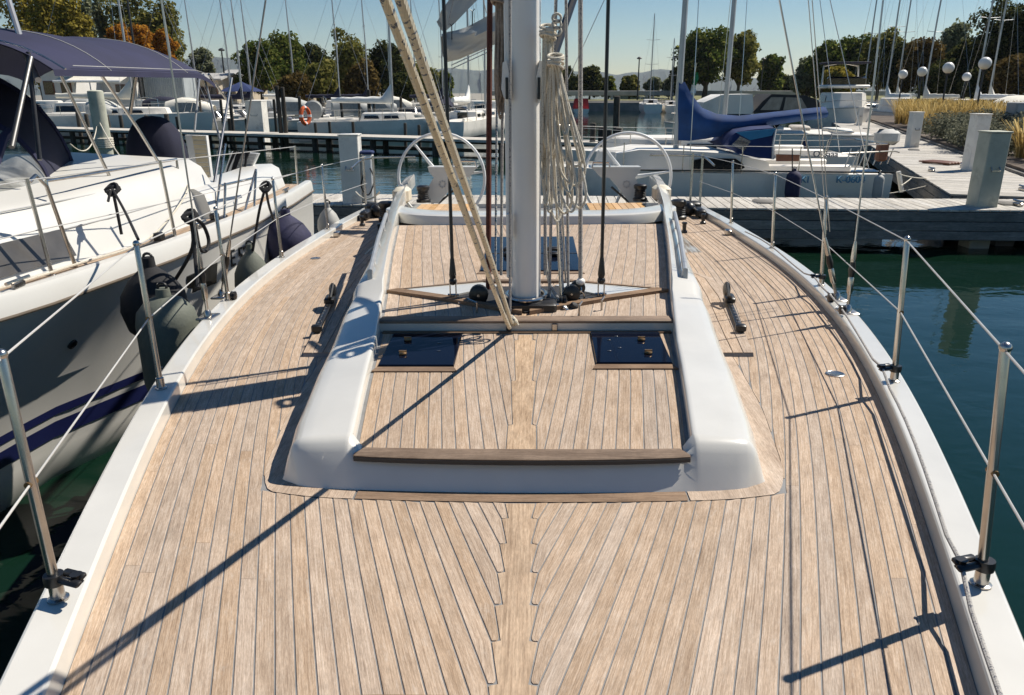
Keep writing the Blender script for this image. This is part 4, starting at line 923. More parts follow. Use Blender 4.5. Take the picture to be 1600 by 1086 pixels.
# stanchions and lifelines of the neighbour
def npost(b_, t_, r=.0125): 
    g = MB(); g.tube([b_, t_], r, 9); o = g.build('stanchion', steel, nb, NO); g = MB(); g.lathe([(.03, -.004), (.03, .01), (.018, .03)], b_, 12); g.build('stanchion_base', steel, o, NO); return t_
tp = []
b1_ = WX(83, 436, -2.98); tp.append(npost(b1_, b1_ + Vector((-.03, -.02, .62)))); g = MB(); q = b1_ + Vector((-.03, .03, .62)); e_ = WX(121, 425, -2.96)
g.tube([q + Vector((0, -.03, -.02)), q + Vector((.0, .04, .01)), e_.lerp(q, .9) + Vector((0, .1, 0)), e_], .0125, 8); g.build('gate_brace', steel, nb, NO)
b2_ = WX(276, 380, -2.70); tp.append(npost(b2_, b2_ + Vector((-.03, -.02, .62)))); b3_ = Vector((-2.78, 9.2, .0)); tp.append(npost(b3_, b3_ + Vector((0, 0, .62)))); b0_ = Vector((-3.35, 2.4, .1)); tp.insert(0, npost(b0_, b0_ + Vector((0, 0, .62))))
for dz in (-.01, -.31):
    g = MB(); g.tube([p + Vector((0, 0, dz)) for p in tp], .0035, 6); g.build('lifeline', wire_white, nb, NO)
for (u0, v0, u1, v1, x) in ((335, 345, 352, 225, -2.9), (378, 345, 400, 265, -2.75), (345, 290, 398, 278, -2.8), (400, 268, 396, 340, -2.7), (352, 286, 350, 350, -2.72)):
    g = MB(); g.tube([WX(u0, v0, x), WX(u1, v1, x)], .0125, 8); g.build('pushpit_tube', steel, nb, NO)
g = MB(); g.tube([Vector((-4.45, 4.9, .4)), Vector((-4.45, 4.9, 3)), Vector((-4.45, 5.0, 13))], .09, 14); g.build('mast', alum_far, nb, NO)
g = MB(); g.tube([WX(4, -30, -4.4), WX(40, 85, -3.9), WX(60, 125, -3.6)], .022, 8); g.build('boom_strut', alum_far, nb, NO)
# ================================================================== FENDERS AND THEIR ROPES
def fender(name, label, c, r, L_, mt, tilt=(0, 0), end=black, kind='cyl', group='fenders between the two yachts'):
    t = thing(name, label, 'fender', c, (R_(tilt[0]), R_(tilt[1]), 0), group)
    if kind == 'cyl': prof = [(.03, -L_/2), (r*.55, -L_/2 + .02), (r*.9, -L_/2 + r*.45), (r, -L_/2 + r*.9), (r, L_/2 - r*.9), (r*.92, L_/2 - r*.5), (r*.6, L_/2 - r*.12), (r*.25, L_/2), (r*.22, L_/2 + .05)]
    else: prof = [(.02, -L_/2), (r*.5, -L_/2*.9), (r*.85, -L_/2*.6), (r, -L_/2*.1), (r*.93, L_/2*.3), (r*.68, L_/2*.65), (r*.35, L_/2*.9), (r*.2, L_/2), (r*.18, L_/2 + .06)]
    m = MB(); m.lathe(prof, (0, 0, 0), 24); m.build('fender_body', mt, t)
    m = MB(); m.tube([Vector((.028 * math.cos(a), 0, L_/2 + .06 + .024 * math.sin(a))) for a in [2*math.pi*i/12 for i in range(12)]], .009, 6, closed=True); m.build('fender_eye', end, t); return t
f1 = fender('fender', 'large black-covered fender hanging nearest the camera between the yachts', WX(242, 476, -2.40) , .205, .50, fblk, kind='ball')
f2 = fender('fender', 'grey-green fender with sol lettering below the black one', WX(268, 548, -2.22), .18, .70, fgreen)
text('lettering', 'sol', .09, greytxt, f2, Matrix.Translation((.05, -.186, -.05)) @ Euler((R_(90), 0, R_(8))).to_matrix().to_4x4(), .002)
f3 = fender('fender', 'grey-green tapered fender beside the VE 52 hull number', WX(396, 440, -2.33), .155, .52, fgreen, kind='ball')
f4 = fender('fender', 'navy-covered round fender beyond the tapered grey-green one', WX(450, 378, -2.46), .25, .54, fnavy, kind='ball')
f5 = fender('fender', 'pale grey fender at the stern between yacht and dock', WX(514, 352, -2.30), .13, .40, fgrey, kind='ball')
def hang(label, pts, r=.010, mt=rope_k, name='fender_rope', cat='rope', grp='black fender ropes'):
    m = MB(); m.tube(spline(pts, 5), r, 7); o = m.build(name, mt, None, pts[0]); o.location = pts[0]; return tag(o, label, cat, grp)
k1 = WX(297, 338, -2.10); 
hang('black rope from lifeline knot down to the black fender', [k1, k1 + Vector((-.02, .02, -.2)), WX(272, 440, -2.34)], .012)
hang('doubled black rope looping below the lifeline knot by the shrouds', [k1, WX(316, 350, -2.08), WX(326, 375, -2.08), WX(322, 392, -2.08), WX(312, 388, -2.08), WX(306, 360, -2.08), k1 + Vector((.01, .01, 0))], .012)
hang('black rope hanging straight from the lifeline knot to the chain plate', [k1 + Vector((.02, .0, .02)), WX(305, 400, -2.08), WX(309, 450, -2.02)], .012)
m = MB()
for a in (0, 1., 2.): m.tube([Vector((.035 * math.cos(t), .03 * math.sin(t + a), .035 * math.sin(t) * math.cos(a))) for t in [2*math.pi*i/12 for i in range(12)]], .013, 6, closed=True)
kn = m.build('rope_knot', rope_k); kn.location = k1; tag(kn, 'black rope knot tied on the lifeline beside the shrouds', 'knot')
k2 = WX(415, 292, -2.12); m = MB(); me = kn.data; o = link('rope_knot', me); o.location = k2; tag(o, 'black rope knot on the lifeline above the navy fender', 'knot')
hang('black rope from the lifeline to the navy round fender', [k2, WX(420, 320, -2.2), WX(428, 345, -2.4)], .011)
hang('black rope from the lifeline to the tapered grey-green fender', [k2, WX(405, 330, -2.2), WX(395, 392, -2.3)], .011)
k3 = WX(176, 296, -2.9); o = link('rope_knot', me); o.location = k3; tag(o, 'black rope knot on the lifeline of the bimini yacht', 'knot')
hang('short black rope end with a stopper ball on the bimini yacht', [k3, WX(183, 330, -2.9), WX(190, 366, -2.9)], .011, grp='ropes on the bimini yacht')
hang('black rope crossing from the bimini yacht towards the near stanchion', [k3, WX(195, 330, -2.7), WX(216, 374, -2.25)], .009, grp='ropes on the bimini yacht')
hang('thin black rope tail beside the knot on the bimini yacht', [k3, WX(172, 302, -2.9), WX(169, 315, -2.9)], .009, grp='ropes on the bimini yacht')

for (p0, p1, sg_, lab) in ((WY(155, 190, 20), WX(290, 290, -3.0) + Vector((0, .4, -.1)), .5, 'pale mooring rope sagging from the grey-green pile to the bimini yacht'), (WY(152, 193, 20), WY(110, 225, 15), .35, 'second pale rope looping off the grey-green pile'), (W(556, 300, -.3), Vector((-1.95, 9.9, .0)), .10, 'stern rope from the peeling white pile to our yacht')):
    q = MB(); q.tube(sag(p0, p1, sg_, 14), .012, 6); o = q.build('mooring_rope', rope_w, None, p0); o.location = p0; tag(o, lab, 'rope', 'mooring ropes on the left')

# ================================================================== DOCKS
DZ = -.65
def frame2(a, b):      # orthonormal frame along a->b on the ground
    a, b = Vector(a), Vector(b); d = (b - a); L_ = d.length; d.normalize(); return a, d, Vector((-d.y, d.x, 0)), L_
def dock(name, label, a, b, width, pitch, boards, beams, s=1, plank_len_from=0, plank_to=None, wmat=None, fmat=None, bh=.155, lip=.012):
    a, d, n, L_ = frame2(a, b); n = n * s; rz = math.atan2(d.y, d.x)
    t = thing(name, label, 'dock', (a.x, a.y, DZ), (0, 0, rz)); wmat = wmat or dockw; fmat = fmat or fascia
    # local: x along, y across (0 front .. width back)
    N_ = int(L_ / pitch); me = None
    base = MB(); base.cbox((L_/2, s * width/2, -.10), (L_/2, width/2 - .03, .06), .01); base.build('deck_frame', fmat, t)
    for i in range(N_):
        x = (i + .5) * pitch
        if x < plank_len_from or (plank_to and x > plank_to): continue
        if me is None:
            q = MB(); q.cbox((0, 0, 0), (pitch/2 - .006, width/2 + .02, .017), .004); me = q.mesh('dock_plank', None, 30); me.materials.append(wmat)
        o = link('plank', me, t); o.location = (x, s * width/2 + random.uniform(-.008, .008), -.017 + random.uniform(-.002, .002)); o.rotation_euler = (0, 0, random.uniform(-.004, .004))
    seg = 3.4; nb_ = max(1, int(L_ / seg)); mb2 = {}
    for side in ([0] + ([1] if boards > 1 else [])):
        for k in range(boards):
            for i in range(nb_):
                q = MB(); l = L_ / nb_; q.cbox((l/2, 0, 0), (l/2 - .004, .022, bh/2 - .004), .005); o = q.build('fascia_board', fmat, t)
                o.location = (i * l, (-.012 if side == 0 else width + .012) * s, -.045 - bh * (k + .5) - .001 * k)
    for x in np.arange(beams * .4, L_, beams):
        q = MB(); q.cbox((x, s * width * .5, (WATER - DZ) * .5 - .35), (.16, .16, .75), .03); q.build('dock_pile', stonew, t)
    return t
ml, mr_ = W(-60, 314, DZ), W(1720, 329.5, DZ)
d1 = dock('dock', 'weathered timber dock behind the stern with boarded sides', ml, mr_, 1.35, .165, 3, 4.2)
wa, wb = W(1487, 303, DZ), W(1288, 183, DZ)
d2 = dock('walkway_dock', 'grey timber walkway receding along the planted bank at right', wa, wb, 2.15, .20, 3, 5.0, s=-1, wmat=dockw, bh=.17)
la, lb = W(970, 220, DZ), W(-60, 194, DZ)
t3 = thing('far_dock', 'long dark timber dock crossing the left middle distance', 'dock', (la.x, la.y, DZ)); FO = (la.x, la.y, DZ)
a, d, n, L_ = frame2(la, lb); n = -n
q = MB(); P = [a, b_ := a + d * L_, a + d * L_ + n * 1.6 * -1, a - n * 1.6]
q.prism([tuple(p + Vector((0, 0, -.10))) for p in P], [tuple(p) for p in P]); q.build('dock_deck', dockx, t3, FO)
for zz in (-.28, -.62):
    for i in range(10):
        p0, p1 = a + d * (L_ * i / 10 + .01), a + d * (L_ * (i + 1) / 10 - .01); q = MB(); q.prism([tuple(p0 + Vector((0, 0, zz))), tuple(p1 + Vector((0, 0, zz))), tuple(p1 + Vector((0, 0, zz + .15))), tuple(p0 + Vector((0, 0, zz + .15)))], [tuple(p0 - n * .08 + Vector((0, 0, zz))), tuple(p1 - n * .08 + Vector((0, 0, zz))), tuple(p1 - n * .08 + Vector((0, 0, zz + .15))), tuple(p0 - n * .08 + Vector((0, 0, zz + .15)))]); q.build('fascia_board', pilew, t3, FO)
for i in range(13):
    for off in (.3, 1.3):
        p = a + d * (L_ * (i + .5) / 13) - n * off; q = MB(); q.tube([p + Vector((0, 0, -1.2)), p + Vector((0, 0, -.05))], .13, 8); q.build('dock_pile', pilew, t3, FO)

def sqpile(label, u, v, w, h, mt, z=DZ, name='mooring_pile', cap=True, tilt=0):
    p = W(u, v, z); t = thing(name, label, 'pile', p, (0, R_(tilt), random.uniform(-.1, .1)), 'square painted piles on the docks')
    q = MB(); q.cbox((0, 0, h/2 - .4), (w/2, w/2, h/2 + .4), .012); q.build('shaft', mt, t)
    if cap: q = MB(); q.cbox((0, 0, h + .008), (w/2 + .012, w/2 + .012, .012), .004); q.build('cap', mt, t)
    q = MB(); q.tube([(-w*.2, -w/2 - .004, h*.55), (-w*.2, -w/2 - .05, h*.5), (w*.2, -w/2 - .05, h*.5), (w*.2, -w/2 - .004, h*.55)], .012, 6); q.build('mooring_ring', steel, t); return t
sqpile('green-grey square pile at the near corner of the walkway', 1533, 322, .35, 1.22, pilegreen)
sqpile('rust-streaked white square pile just behind the near green-grey one', 1517, 266, .34, 1.32, pilewhite)
sqpile('white square pile farther along the walkway by the golden grass', 1424, 230, .34, 1.15, pilewhite)
sqpile('peeling white square pile on the dock behind the left rail', 553, 316, .33, 1.15, pilewhite)
for i, (u, v, h, lab) in enumerate(((1342, 196, .95, 'slim white pile on the walkway, nearest of the far pair'), (1325, 190, .9, 'slim white pile on the walkway, farthest of the far pair'), (404, 203, 1.35, 'white board post on the far dock beside dark piles'))):
    sqpile(lab, u, v, .24 if u > 800 else .8, h, pilewhite)
p = W(578, 316, DZ); t = thing('power_pedestal', 'small white power pedestal beside the peeling white pile', 'power pedestal', p); q = MB(); q.cbox((0, 0, .42), (.10, .09, .42), .03); q.build('cabinet', whitep, t); q = MB(); q.cbox((0, 0, .86), (.115, .105, .03), .02); q.build('cap', bluedk, t)
q = MB(); q.tube(spline([(.06, -.1, .6), (.13, -.16, .4), (.02, -.18, .15), (-.1, -.16, .3), (-.04, -.1, .55)], 5), .012, 6); q.build('cable', rope_k, t)
# round piles
def rpile(label, u, vt, y, r, mt=pilew, zb=WATER - .3, group='dark round mooring piles', rope=False):
    top_ = WY(u, vt, y); t = thing('mooring_post', label, 'pile', (top_.x, top_.y, zb), (R_(random.uniform(-1, 1)), R_(random.uniform(-1.2, 1.2)), 0), group); h = top_.z - zb
    q = MB(); q.lathe([(r * 1.05, 0), (r, h * .5), (r * .97, h - .02), (r * .7, h)], (0, 0, 0), 10); q.build('shaft', mt, t)
    if rope: q = MB(); [q.tube([(r * 1.12 * math.cos(a), r * 1.12 * math.sin(a), h * (.52 + .018 * k)) for a in [2*math.pi*i/14 for i in range(14)]], .028, 6, closed=True) for k in range(5)]; q.build('rope_turns', rope_w, t)
    return t
rpile('thick grey-green round pile with rope turns behind the bimini yacht', 149, 141, 20, .19, pilegreen, rope=True, group=None)
PILES = [(433,134,36,.10),(440,136,36,.10),(466,150,48,.10),(427,155,44,.08),(500,152,50,.09),(533,150,50,.09),(560,155,46,.08),(575,140,52,.13),(583,150,52,.08),(611,150,48,.08),(625,152,46,.08),(358,150,46,.10),(344,155,46,.08),(493,192,36.5,.07),(515,190,37,.07),(551,190,36,.07),(632,192,35.5,.07),(655,195,35,.07),(120,175,42,.10),(135,178,42,.10),(168,180,42,.10),(188,180,42,.10),(227,180,42,.10),(260,178,41,.12),(277,182,41,.10),(357,185,39,.09),(384,185,39,.09),(965,150,40,.16),(926,192,30,.11),(940,198,29,.11),(953,202,28,.11),(967,200,28,.11),(868,195,30,.11),(305,110,50,.07),(693,150,60,.09)]
ORD = ['first', 'second', 'third', 'fourth', 'fifth', 'sixth', 'seventh', 'eighth', 'ninth', 'tenth', 'eleventh', 'twelfth', 'thirteenth', 'fourteenth', 'fifteenth']
PILES.sort(); cnt = {}
for i, (u, v, y, r) in enumerate(PILES):
    side = 'left of the mast' if u < 800 else 'right of the mast'
    near = {965: 'tall lone dark pile standing in open water right of the mast', 433: 'left one of a pair of tall dark piles near the lifebuoy', 440: 'right one of a pair of tall dark piles near the lifebuoy', 575: 'thickest dark pile beside the mast with the white sail cover', 305: 'thin tall dark pole rising under the bimini edge'}.get(u)
    key = 'short dark post along the far dock ' + side if v > 170 else 'slim dark post among the moored motorboats'
    if not near: cnt[key] = cnt.get(key, -1) + 1; near = key + ', ' + ORD[cnt[key]] + ' from the left'
    rpile(near or ('short dark mooring post along the far dock ' + side if v > 170 else 'slim dark mooring post among the moored motorboats'), u, v, y, r, group='short posts along the far dock ' + side if v > 170 else ('slim posts among the motorboats' if 'slim' in near else None))
# dock fittings
for i, (u, v) in enumerate(((1590, 322), (1598, 298), (1505, 262), (1455, 268))):
    p = W(u, v, DZ); t = thing('dock_cleat', ['steel cleat on the dock near the frame edge', 'steel ring fitting on the walkway corner', 'steel cleat at the foot of the rust-streaked white pile', 'steel cleat on the walkway edge by the folded board'][i], 'cleat', p)
    q = MB(); q.cbox((0, 0, .03), (.05, .09, .03), .012); q.build('foot', steel, t); q = MB(); q.tube([(0, -.14, .09), (0, -.06, .085), (0, .06, .085), (0, .14, .09)], .02, 8); q.build('horn', steel, t)
p = W(1470, 256, DZ); t = thing('gangway_board', 'short slatted wooden gangway board lying on the walkway', 'gangway', p, (0, 0, .5))
for i in range(5): q = MB(); q.cbox((i * .13 - .26, 0, .05), (.045, .45, .018), .006); q.build('slat', woodbrown, t)
for x in (-.2, .2): q = MB(); q.cbox((0, x * 1.5, .02), (.32, .03, .018), .006); q.build('batten', woodbrown, t)

# ================================================================== BOATS
def add_tube(root, name, pts, r, mt, n=7):
    m = MB(); m.tube(pts, r, n); return m.build(name, mt, root)
def sailboat(label, loc, rz, L_=8., B=2.7, fs=.85, fb=1.05, H=10., hull_mt=gel_far, cover=whitec, stripe_mt=stripe, mast_t=.58, rig=True, boom=True, cab=True, group='moored sailing boats', name='moored_sailboat', hood=None, spread=True, lean=0):
    t = thing(name, label, 'sailing boat', (loc[0], loc[1], WATER), (0, 0, rz), group)
    rows, info = loft(L_, B, fs, fb, 20, .78); hull_parts(t, rows, info, hull_mt, gel_far, stripe_mt, None)
    y0, y1 = -L_ * .10, L_ * .27; fm = fs + (fb - fs) * .4
    if cab:
        P0 = [(-B*.33, y0), (B*.33, y0), (B*.30, y1 - L_*.1), (B*.12, y1), (-B*.12, y1), (-B*.30, y1 - L_*.1)]
        C_ = cabin_mesh(P0, None, fm - .06, fm + .34, .09).build('cabin', hull_mt, t, ang=30)
        for sg in (-1, 1):
            for k in range(2):
                ya = y0 + L_ * (.03 + .13 * k); w_ = MB(); w_.prism([(sg * (B*.325), ya, fm + .08), (sg * (B*.318), ya + L_*.10, fm + .08), (sg * (B*.305), ya + L_*.09, fm + .24), (sg * (B*.312), ya + .02, fm + .24)], [(sg * (B*.325 + .01), ya, fm + .08), (sg * (B*.318 + .01), ya + L_*.10, fm + .08), (sg * (B*.305 + .01), ya + L_*.09, fm + .24), (sg * (B*.312 + .01), ya + .02, fm + .24)]); w_.build('window', winglass, C_)
        w_ = MB(); w_.cbox((0, y0 - .01, fm + .15), (B*.11, .015, .17), .006); w_.build('companionway', winglass, C_)
    ck = MB(); ck.bx(-B*.24, B*.24, -L_*.40, y0 - .05, fs - .30, fs - .04); ck.build('cockpit', gelg, t)
    for sg in (-1, 1): q = MB(); q.cbox((sg * B * .29, -L_*.25, fs + .07), (.07, L_*.15, .10), .03); q.build('coaming', hull_mt, t)
    ym = -L_/2 + L_ * mast_t; zm = fm + .3; tx = lean
    add_tube(t, 'mast', [(0, ym, zm - .3), (tx * .5, ym, zm + H * .5), (tx, ym - .15, zm + H)], [.065, .06, .045], alum_far, 9)
    if spread:
        for f in (.42, .7): add_tube(t, 'spreader', [(-.75, ym - .1, zm + H*f + .05), (tx*f, ym, zm + H*f), (.75, ym - .1, zm + H*f + .05)], .02, alum_far, 6)
    if boom:
        bl = L_ * .40; zb = zm + .62
        Bo = add_tube(t, 'boom', [(0, ym - .06, zb), (0, ym - bl, zb + .08)], .05, alum_far, 8)
        q = MB(); rr = []
        for i in range(13):
            f = i / 12; y = ym - .02 - bl * f; w = .17 - .07 * f; hh = .30 - .13 * f + .02 * math.sin(i * 2.1)
            if i == 0: hh = 1.0; w = .10
            if i == 1: hh = .62; w = .15
            rr.append([(w * math.cos(a) * (1 + .06 * math.sin(5*a + i)), y, zb + .08 * f - .08 + (hh if math.sin(a) > 0 else .10) * math.sin(a) + .06) for a in [2*math.pi*k/12 for k in range(12)]])
        q.grid(rr, True); q.face(rr[0]); q.face(rr[-1]); q.build('sail_cover', cover, Bo, ang=60)
    if rig:
        top_ = Vector((tx, ym - .15, zm + H)); 
        for p_ in ((0, L_/2 - .12, fb), (0, -L_/2 + .1, fs)): add_tube(t, 'stay', [p_, top_], .009, wire, 4)
        for sg in (-1, 1): add_tube(t, 'shroud', [(sg * B*.47, ym - .1, fm), (sg * .75, ym - .1, zm + H*.42), top_], .008, wire, 4)
    # pulpit and pushpit, stanchions
    pf = [(-B*.20, L_*.36, fb), (-B*.18, L_*.38, fb + .55), (0, L_*.49, fb + .60), (B*.18, L_*.38, fb + .55), (B*.20, L_*.36, fb)]; add_tube(t, 'pulpit', pf, .016, steel, 6)
    pa = [(-B*.38, -L_*.40, fs), (-B*.38, -L_*.41, fs + .58), (-B*.34, -L_*.48, fs + .6), (B*.34, -L_*.48, fs + .6), (B*.38, -L_*.41, fs + .58), (B*.38, -L_*.40, fs)]; add_tube(t, 'pushpit', pa, .016, steel, 6)
    for sg in (-1, 1):
        pts = []
        for f in (.26, .42, .58, .74):
            i_ = int(f * 20); y, hb, ff = info[i_]; add_tube(t, 'stanchion', [(sg * hb * .95, y, ff - .03), (sg * hb * .95, y, ff + .55)], .012, steel, 5); pts.append((sg * hb * .95, y, ff + .54))
        add_tube(t, 'lifeline', [(sg * B*.38, -L_*.41, fs + .56)] + pts + [(sg * B*.18, L_*.38, fb + .54)], .006, wire_white, 4)
    if hood:
        q = MB(); rr = []
        for f, (yy_, hh) in enumerate(((y0 + L_*.10, .36), (y0 + L_*.05, .72), (y0 - .02, .92), (y0 - .35, .95))):
            rr.append([(B*.36 * math.cos(a), yy_, fm + hh * math.sin(a) ** .7 if math.sin(a) > 0 else fm) for a in np.linspace(0, math.pi, 13)])
        q.grid(rr); q.build('sprayhood', hood, t, ang=60)
    return t
def motorboat(label, loc, rz, L_=6., B=2.2, fs=.7, fb=.95, hull_mt=gel_far, top_=None, cabin=False, outboard=True, stripe_mt=None, group='moored motorboats', name='moored_motorboat', arch=False):
    t = thing(name, label, 'motorboat', (loc[0], loc[1], WATER), (0, 0, rz), group)
    rows, info = loft(L_, B, fs, fb, 16, .92, .3, .5, .16, .25); hull_parts(t, rows, info, hull_mt, gel_far, stripe_mt, fgrey, .03)
    fm = fs + .12
    ck = MB(); ck.bx(-B*.36, B*.36, -L_*.44, L_*.02, fs - .3, fs - .02); ck.build('cockpit', gelg, t)
    q = MB(); q.cbox((0, -L_*.34, fs + .02), (B*.32, L_*.05, .16), .05); q.build('rear_seat', mat('seat_' + str(len(MATS)), random.choice([(.7, .68, .62), (.5, .45, .38), (.15, .16, .2)]), .6), t)
    if cabin:
        P0 = [(-B*.40, -L_*.06), (B*.40, -L_*.06), (B*.36, L_*.18), (B*.2, L_*.30), (-B*.2, L_*.30), (-B*.36, L_*.18)]
        C_ = cabin_mesh(P0, None, fm - .1, fm + .95, .14).build('cabin', hull_mt, t, ang=30)
        for sg in (-1, 1):
            w_ = MB(); P = [(sg*B*.385, -L_*.03, fm + .42), (sg*B*.355, L_*.14, fm + .42), (sg*B*.335, L_*.12, fm + .80), (sg*B*.36, -L_*.02, fm + .80)]; w_.prism(P, [(x + sg * .015, y, z) for x, y, z in P]); w_.build('window', winglass, C_)
        w_ = MB(); P = [(-B*.17, L_*.285, fm + .42), (B*.17, L_*.285, fm + .42), (B*.15, L_*.262, fm + .82), (-B*.15, L_*.262, fm + .82)]; w_.prism(P, [(x, y + .02, z) for x, y, z in P]); w_.build('windscreen', winglass, C_)
    else:
        q = MB(); q.cbox((0, L_*.10, fm + .04), (B*.36, L_*.09, .14), .06); q.build('console', hull_mt, t)
        w_ = MB(); rr = []
        for a in np.linspace(-1, 1, 9): rr.append([(B*.40*a, L_*.16 - L_*.10*a*a, fm + .1), (B*.36*a, L_*.10 - L_*.10*a*a, fm + .50)])
        w_.grid(rr); w_.grid([[(p[0], p[1] + .01, p[2]) for p in r] for r in rr]); w_.build('windscreen', winglass, t)
        add_tube(t, 'windscreen_frame', [(r[1][0], r[1][1], r[1][2] + .01) for r in rr], .02, steel, 6)
    if top_:
        q = MB(); rr = []
        for i in range(7):
            f = i / 6; y = L_*.14 - L_*.46*f; zt = fm + .55 + .65 * math.sin(min(1, f * 1.4 + .12) * math.pi / 2) - .25 * max(0, f - .7) / .3
            rr.append([(B*.42 * math.copysign(abs(math.cos(a)) ** .6, math.cos(a)), y, fm + .05 + (zt - fm) * math.sin(a) ** .6) for a in np.linspace(0.001, math.pi - .001, 13)])
        q.grid(rr); q.face(rr[-1]); T_ = q.build('canopy', top_, t, ang=60)
        for sg in (-1, 1):
            w_ = MB(); P = [(sg*B*.425, L_*.06, fm + .30), (sg*B*.425, -L_*.22, fm + .30), (sg*B*.405, -L_*.22, fm + .92), (sg*B*.405, -L_*.03, fm + .92)]; w_.prism(P, [(x + sg * .02, y, z) for x, y, z in P]); w_.build('canopy_window', canopyglass, T_)
    if arch: add_tube(t, 'arch', [(-B*.42, -L_*.22, fs), (-B*.38, -L_*.26, fs + 1.2), (0, -L_*.27, fs + 1.35), (B*.38, -L_*.26, fs + 1.2), (B*.42, -L_*.22, fs)], .035, steel, 7)
    if outboard:
        q = MB(); q.cbox((0, -L_/2 - .18, fs + .28), (.17, .25, .26), .09); E_ = q.build('outboard_cowl', random.choice([black, whitep, gelg]), t); q = MB(); q.cbox((0, -L_/2 - .14, fs - .28), (.08, .11, .38), .03); q.build('outboard_leg', black, E_)
    add_tube(t, 'bow_rail', [(-B*.42, L_*.05, fm), (-B*.38, L_*.10, fm + .4), (-B*.24, L_*.34, fb + .36), (0, L_*.46, fb + .36), (B*.24, L_*.34, fb + .36), (B*.38, L_*.10, fm + .4), (B*.42, L_*.05, fm)], .014, steel, 6)
    for sg in (-1, 1):
        q = MB(); q.lathe([(.03, -.28), (.1, -.2), (.11, 0), (.1, .2), (.03, .28)], (sg * (B/2 + .08), -L_*.1, fs*.55), 10); q.build('side_fender', random.choice([whitep, stripe, fgrey]), t)
    return t
def at(u, y): p = WY(u, 160, y); return (p.x, p.y, WATER)

# --- the blue-covered sailing boat behind the dock, bow to the left
KY = 17.5; sx = WY(1402, 270, KY - 1.15).x
kb_ = sailboat('white sailing boat numbered K-0604 with blue boom cover and sprayhood', (sx - 4.0, KY), R_(90), 8.0, 2.5, .92, 1.05, 10.5, gel_far, blue, stripe, mast_t=.545, boom=False, name='numbered_sailboat', group=None, hood=None, spread=False)
KO = (sx - 4.0, KY, WATER); KMI = Matrix.Translation(KO) @ Euler((0, 0, R_(90))).to_matrix().to_4x4(); KMI = KMI.inverted()
def kloc(p): return KMI @ Vector(p)
kn = KY - 1.30
text('hull_number', 'K-0604', .20, bluetxt, kb_, KMI @ Matrix.Translation(WY(1329, 281, KY - 1.225)) @ Euler((R_(90), 0, 0)).to_matrix().to_4x4(), .02)
text('boat_name', 'UKI', .20, bluetxt, kb_, KMI @ Matrix.Translation(WY(1252, 281, KY - 1.255)) @ Euler((R_(90), 0, 0)).to_matrix().to_4x4(), .02)
lo_ = [(1058,172),(1058,219),(1078,220),(1100,217),(1130,212),(1165,204),(1205,196),(1245,190),(1290,184)]; hi_ = [(1060,128),(1070,128),(1080,148),(1096,168),(1120,178),(1155,181),(1200,176),(1245,171),(1288,167)]
q = MB(); fr = []; bk = []
for k in range(7):
    f = k / 6; fr.append([kloc(WY(a[0]*(1-f)+b_[0]*f, a[1]*(1-f)+b_[1]*f, KY) + Vector((0, -.04 - .17 * math.sin(f * math.pi) * (1 if i > 1 else .5) - .02 * math.sin(i * 2.2 + k * 1.5), 0))) for i, (a, b_) in enumerate(zip(lo_, hi_))])
    bk.append([kloc(WY(a[0]*(1-f)+b_[0]*f, a[1]*(1-f)+b_[1]*f, KY) + Vector((0, .04 + .17 * math.sin(f * math.pi), 0))) for i, (a, b_) in enumerate(zip(lo_, hi_))])
q.grid(fr); q.grid(bk); q.grid([fr[0], bk[0]]); q.grid([fr[-1], bk[-1]]); q.grid([[r[-1] for r in fr], [r[-1] for r in bk]]); q.grid([[r[0] for r in fr], [r[0] for r in bk]]); q.build('sail_cover', blue, kb_, ang=70)
def kpoly(name, PXL, y, th, mt, parent=kb_):
    P = [WY(u, v, y) for u, v in PXL]; q = MB(); q.prism([kloc(p) for p in P], [kloc(p + Vector((0, th, 0))) for p in P]); return q.build(name, mt, parent, ang=30)
hd = MB(); rr = []
for (u, v0, v1, w) in ((1130, 228, 226, .80), (1141, 233, 213, .85), (1152, 240, 206, .9), (1180, 246, 202, .95), (1210, 249, 200, .95)):
    b_, t_ = WY(u, v0, KY - w), WY(u, v1, KY - w * .75); rr.append([kloc(b_), kloc(b_.lerp(t_, .6)), kloc(t_), kloc(t_ + Vector((0, w * .75, .06))), kloc(t_ + Vector((0, w * 1.5, 0))), kloc(b_ + Vector((0, w * 2, 0)))])
hd.grid(rr); KH = hd.build('sprayhood', bluedk, kb_, ang=35)
w_ = MB(); P = [WY(u, v, KY - .94) for u, v in ((1143,227),(1157,213),(1173,221),(1163,236))]; w_.prism([kloc(p) for p in P], [kloc(p + Vector((0, .03, 0))) for p in P]); w_.build('sprayhood_window', vinyl, KH)
w_ = MB(); w_.tube([kloc(WY(u, v, KY - w)) for u, v, w in ((1207,249,.97),(1208,225,.96),(1212,202,.75))], .022, 6); w_.build('hood_piping', wire_white, KH)
kpoly('hood_top', [(1150,207),(1212,201),(1206,212),(1172,219)], KY - .9, .03, teal, KH)
kpoly('cabin_window', [(1082,259),(1085,250),(1100,247),(1150,248),(1160,255),(1164,262),(1158,265),(1084,264)], KY - 1.0, .25, winglass)
kpoly('cabin_side', [(960,262),(964,240),(1000,234),(1075,236),(1140,240),(1200,252),(1204,266),(962,266)], KY - .86, 1.7, gel_far)
kpoly('cockpit_board', [(1213,241),(1250,242),(1250,252),(1213,252)], KY - .5, .04, woodbrown)
kpoly('sheer_stripe', [(968,266.5),(1398,271),(1398,268.5),(968,264.5)], KY - 1.27, .02, black)
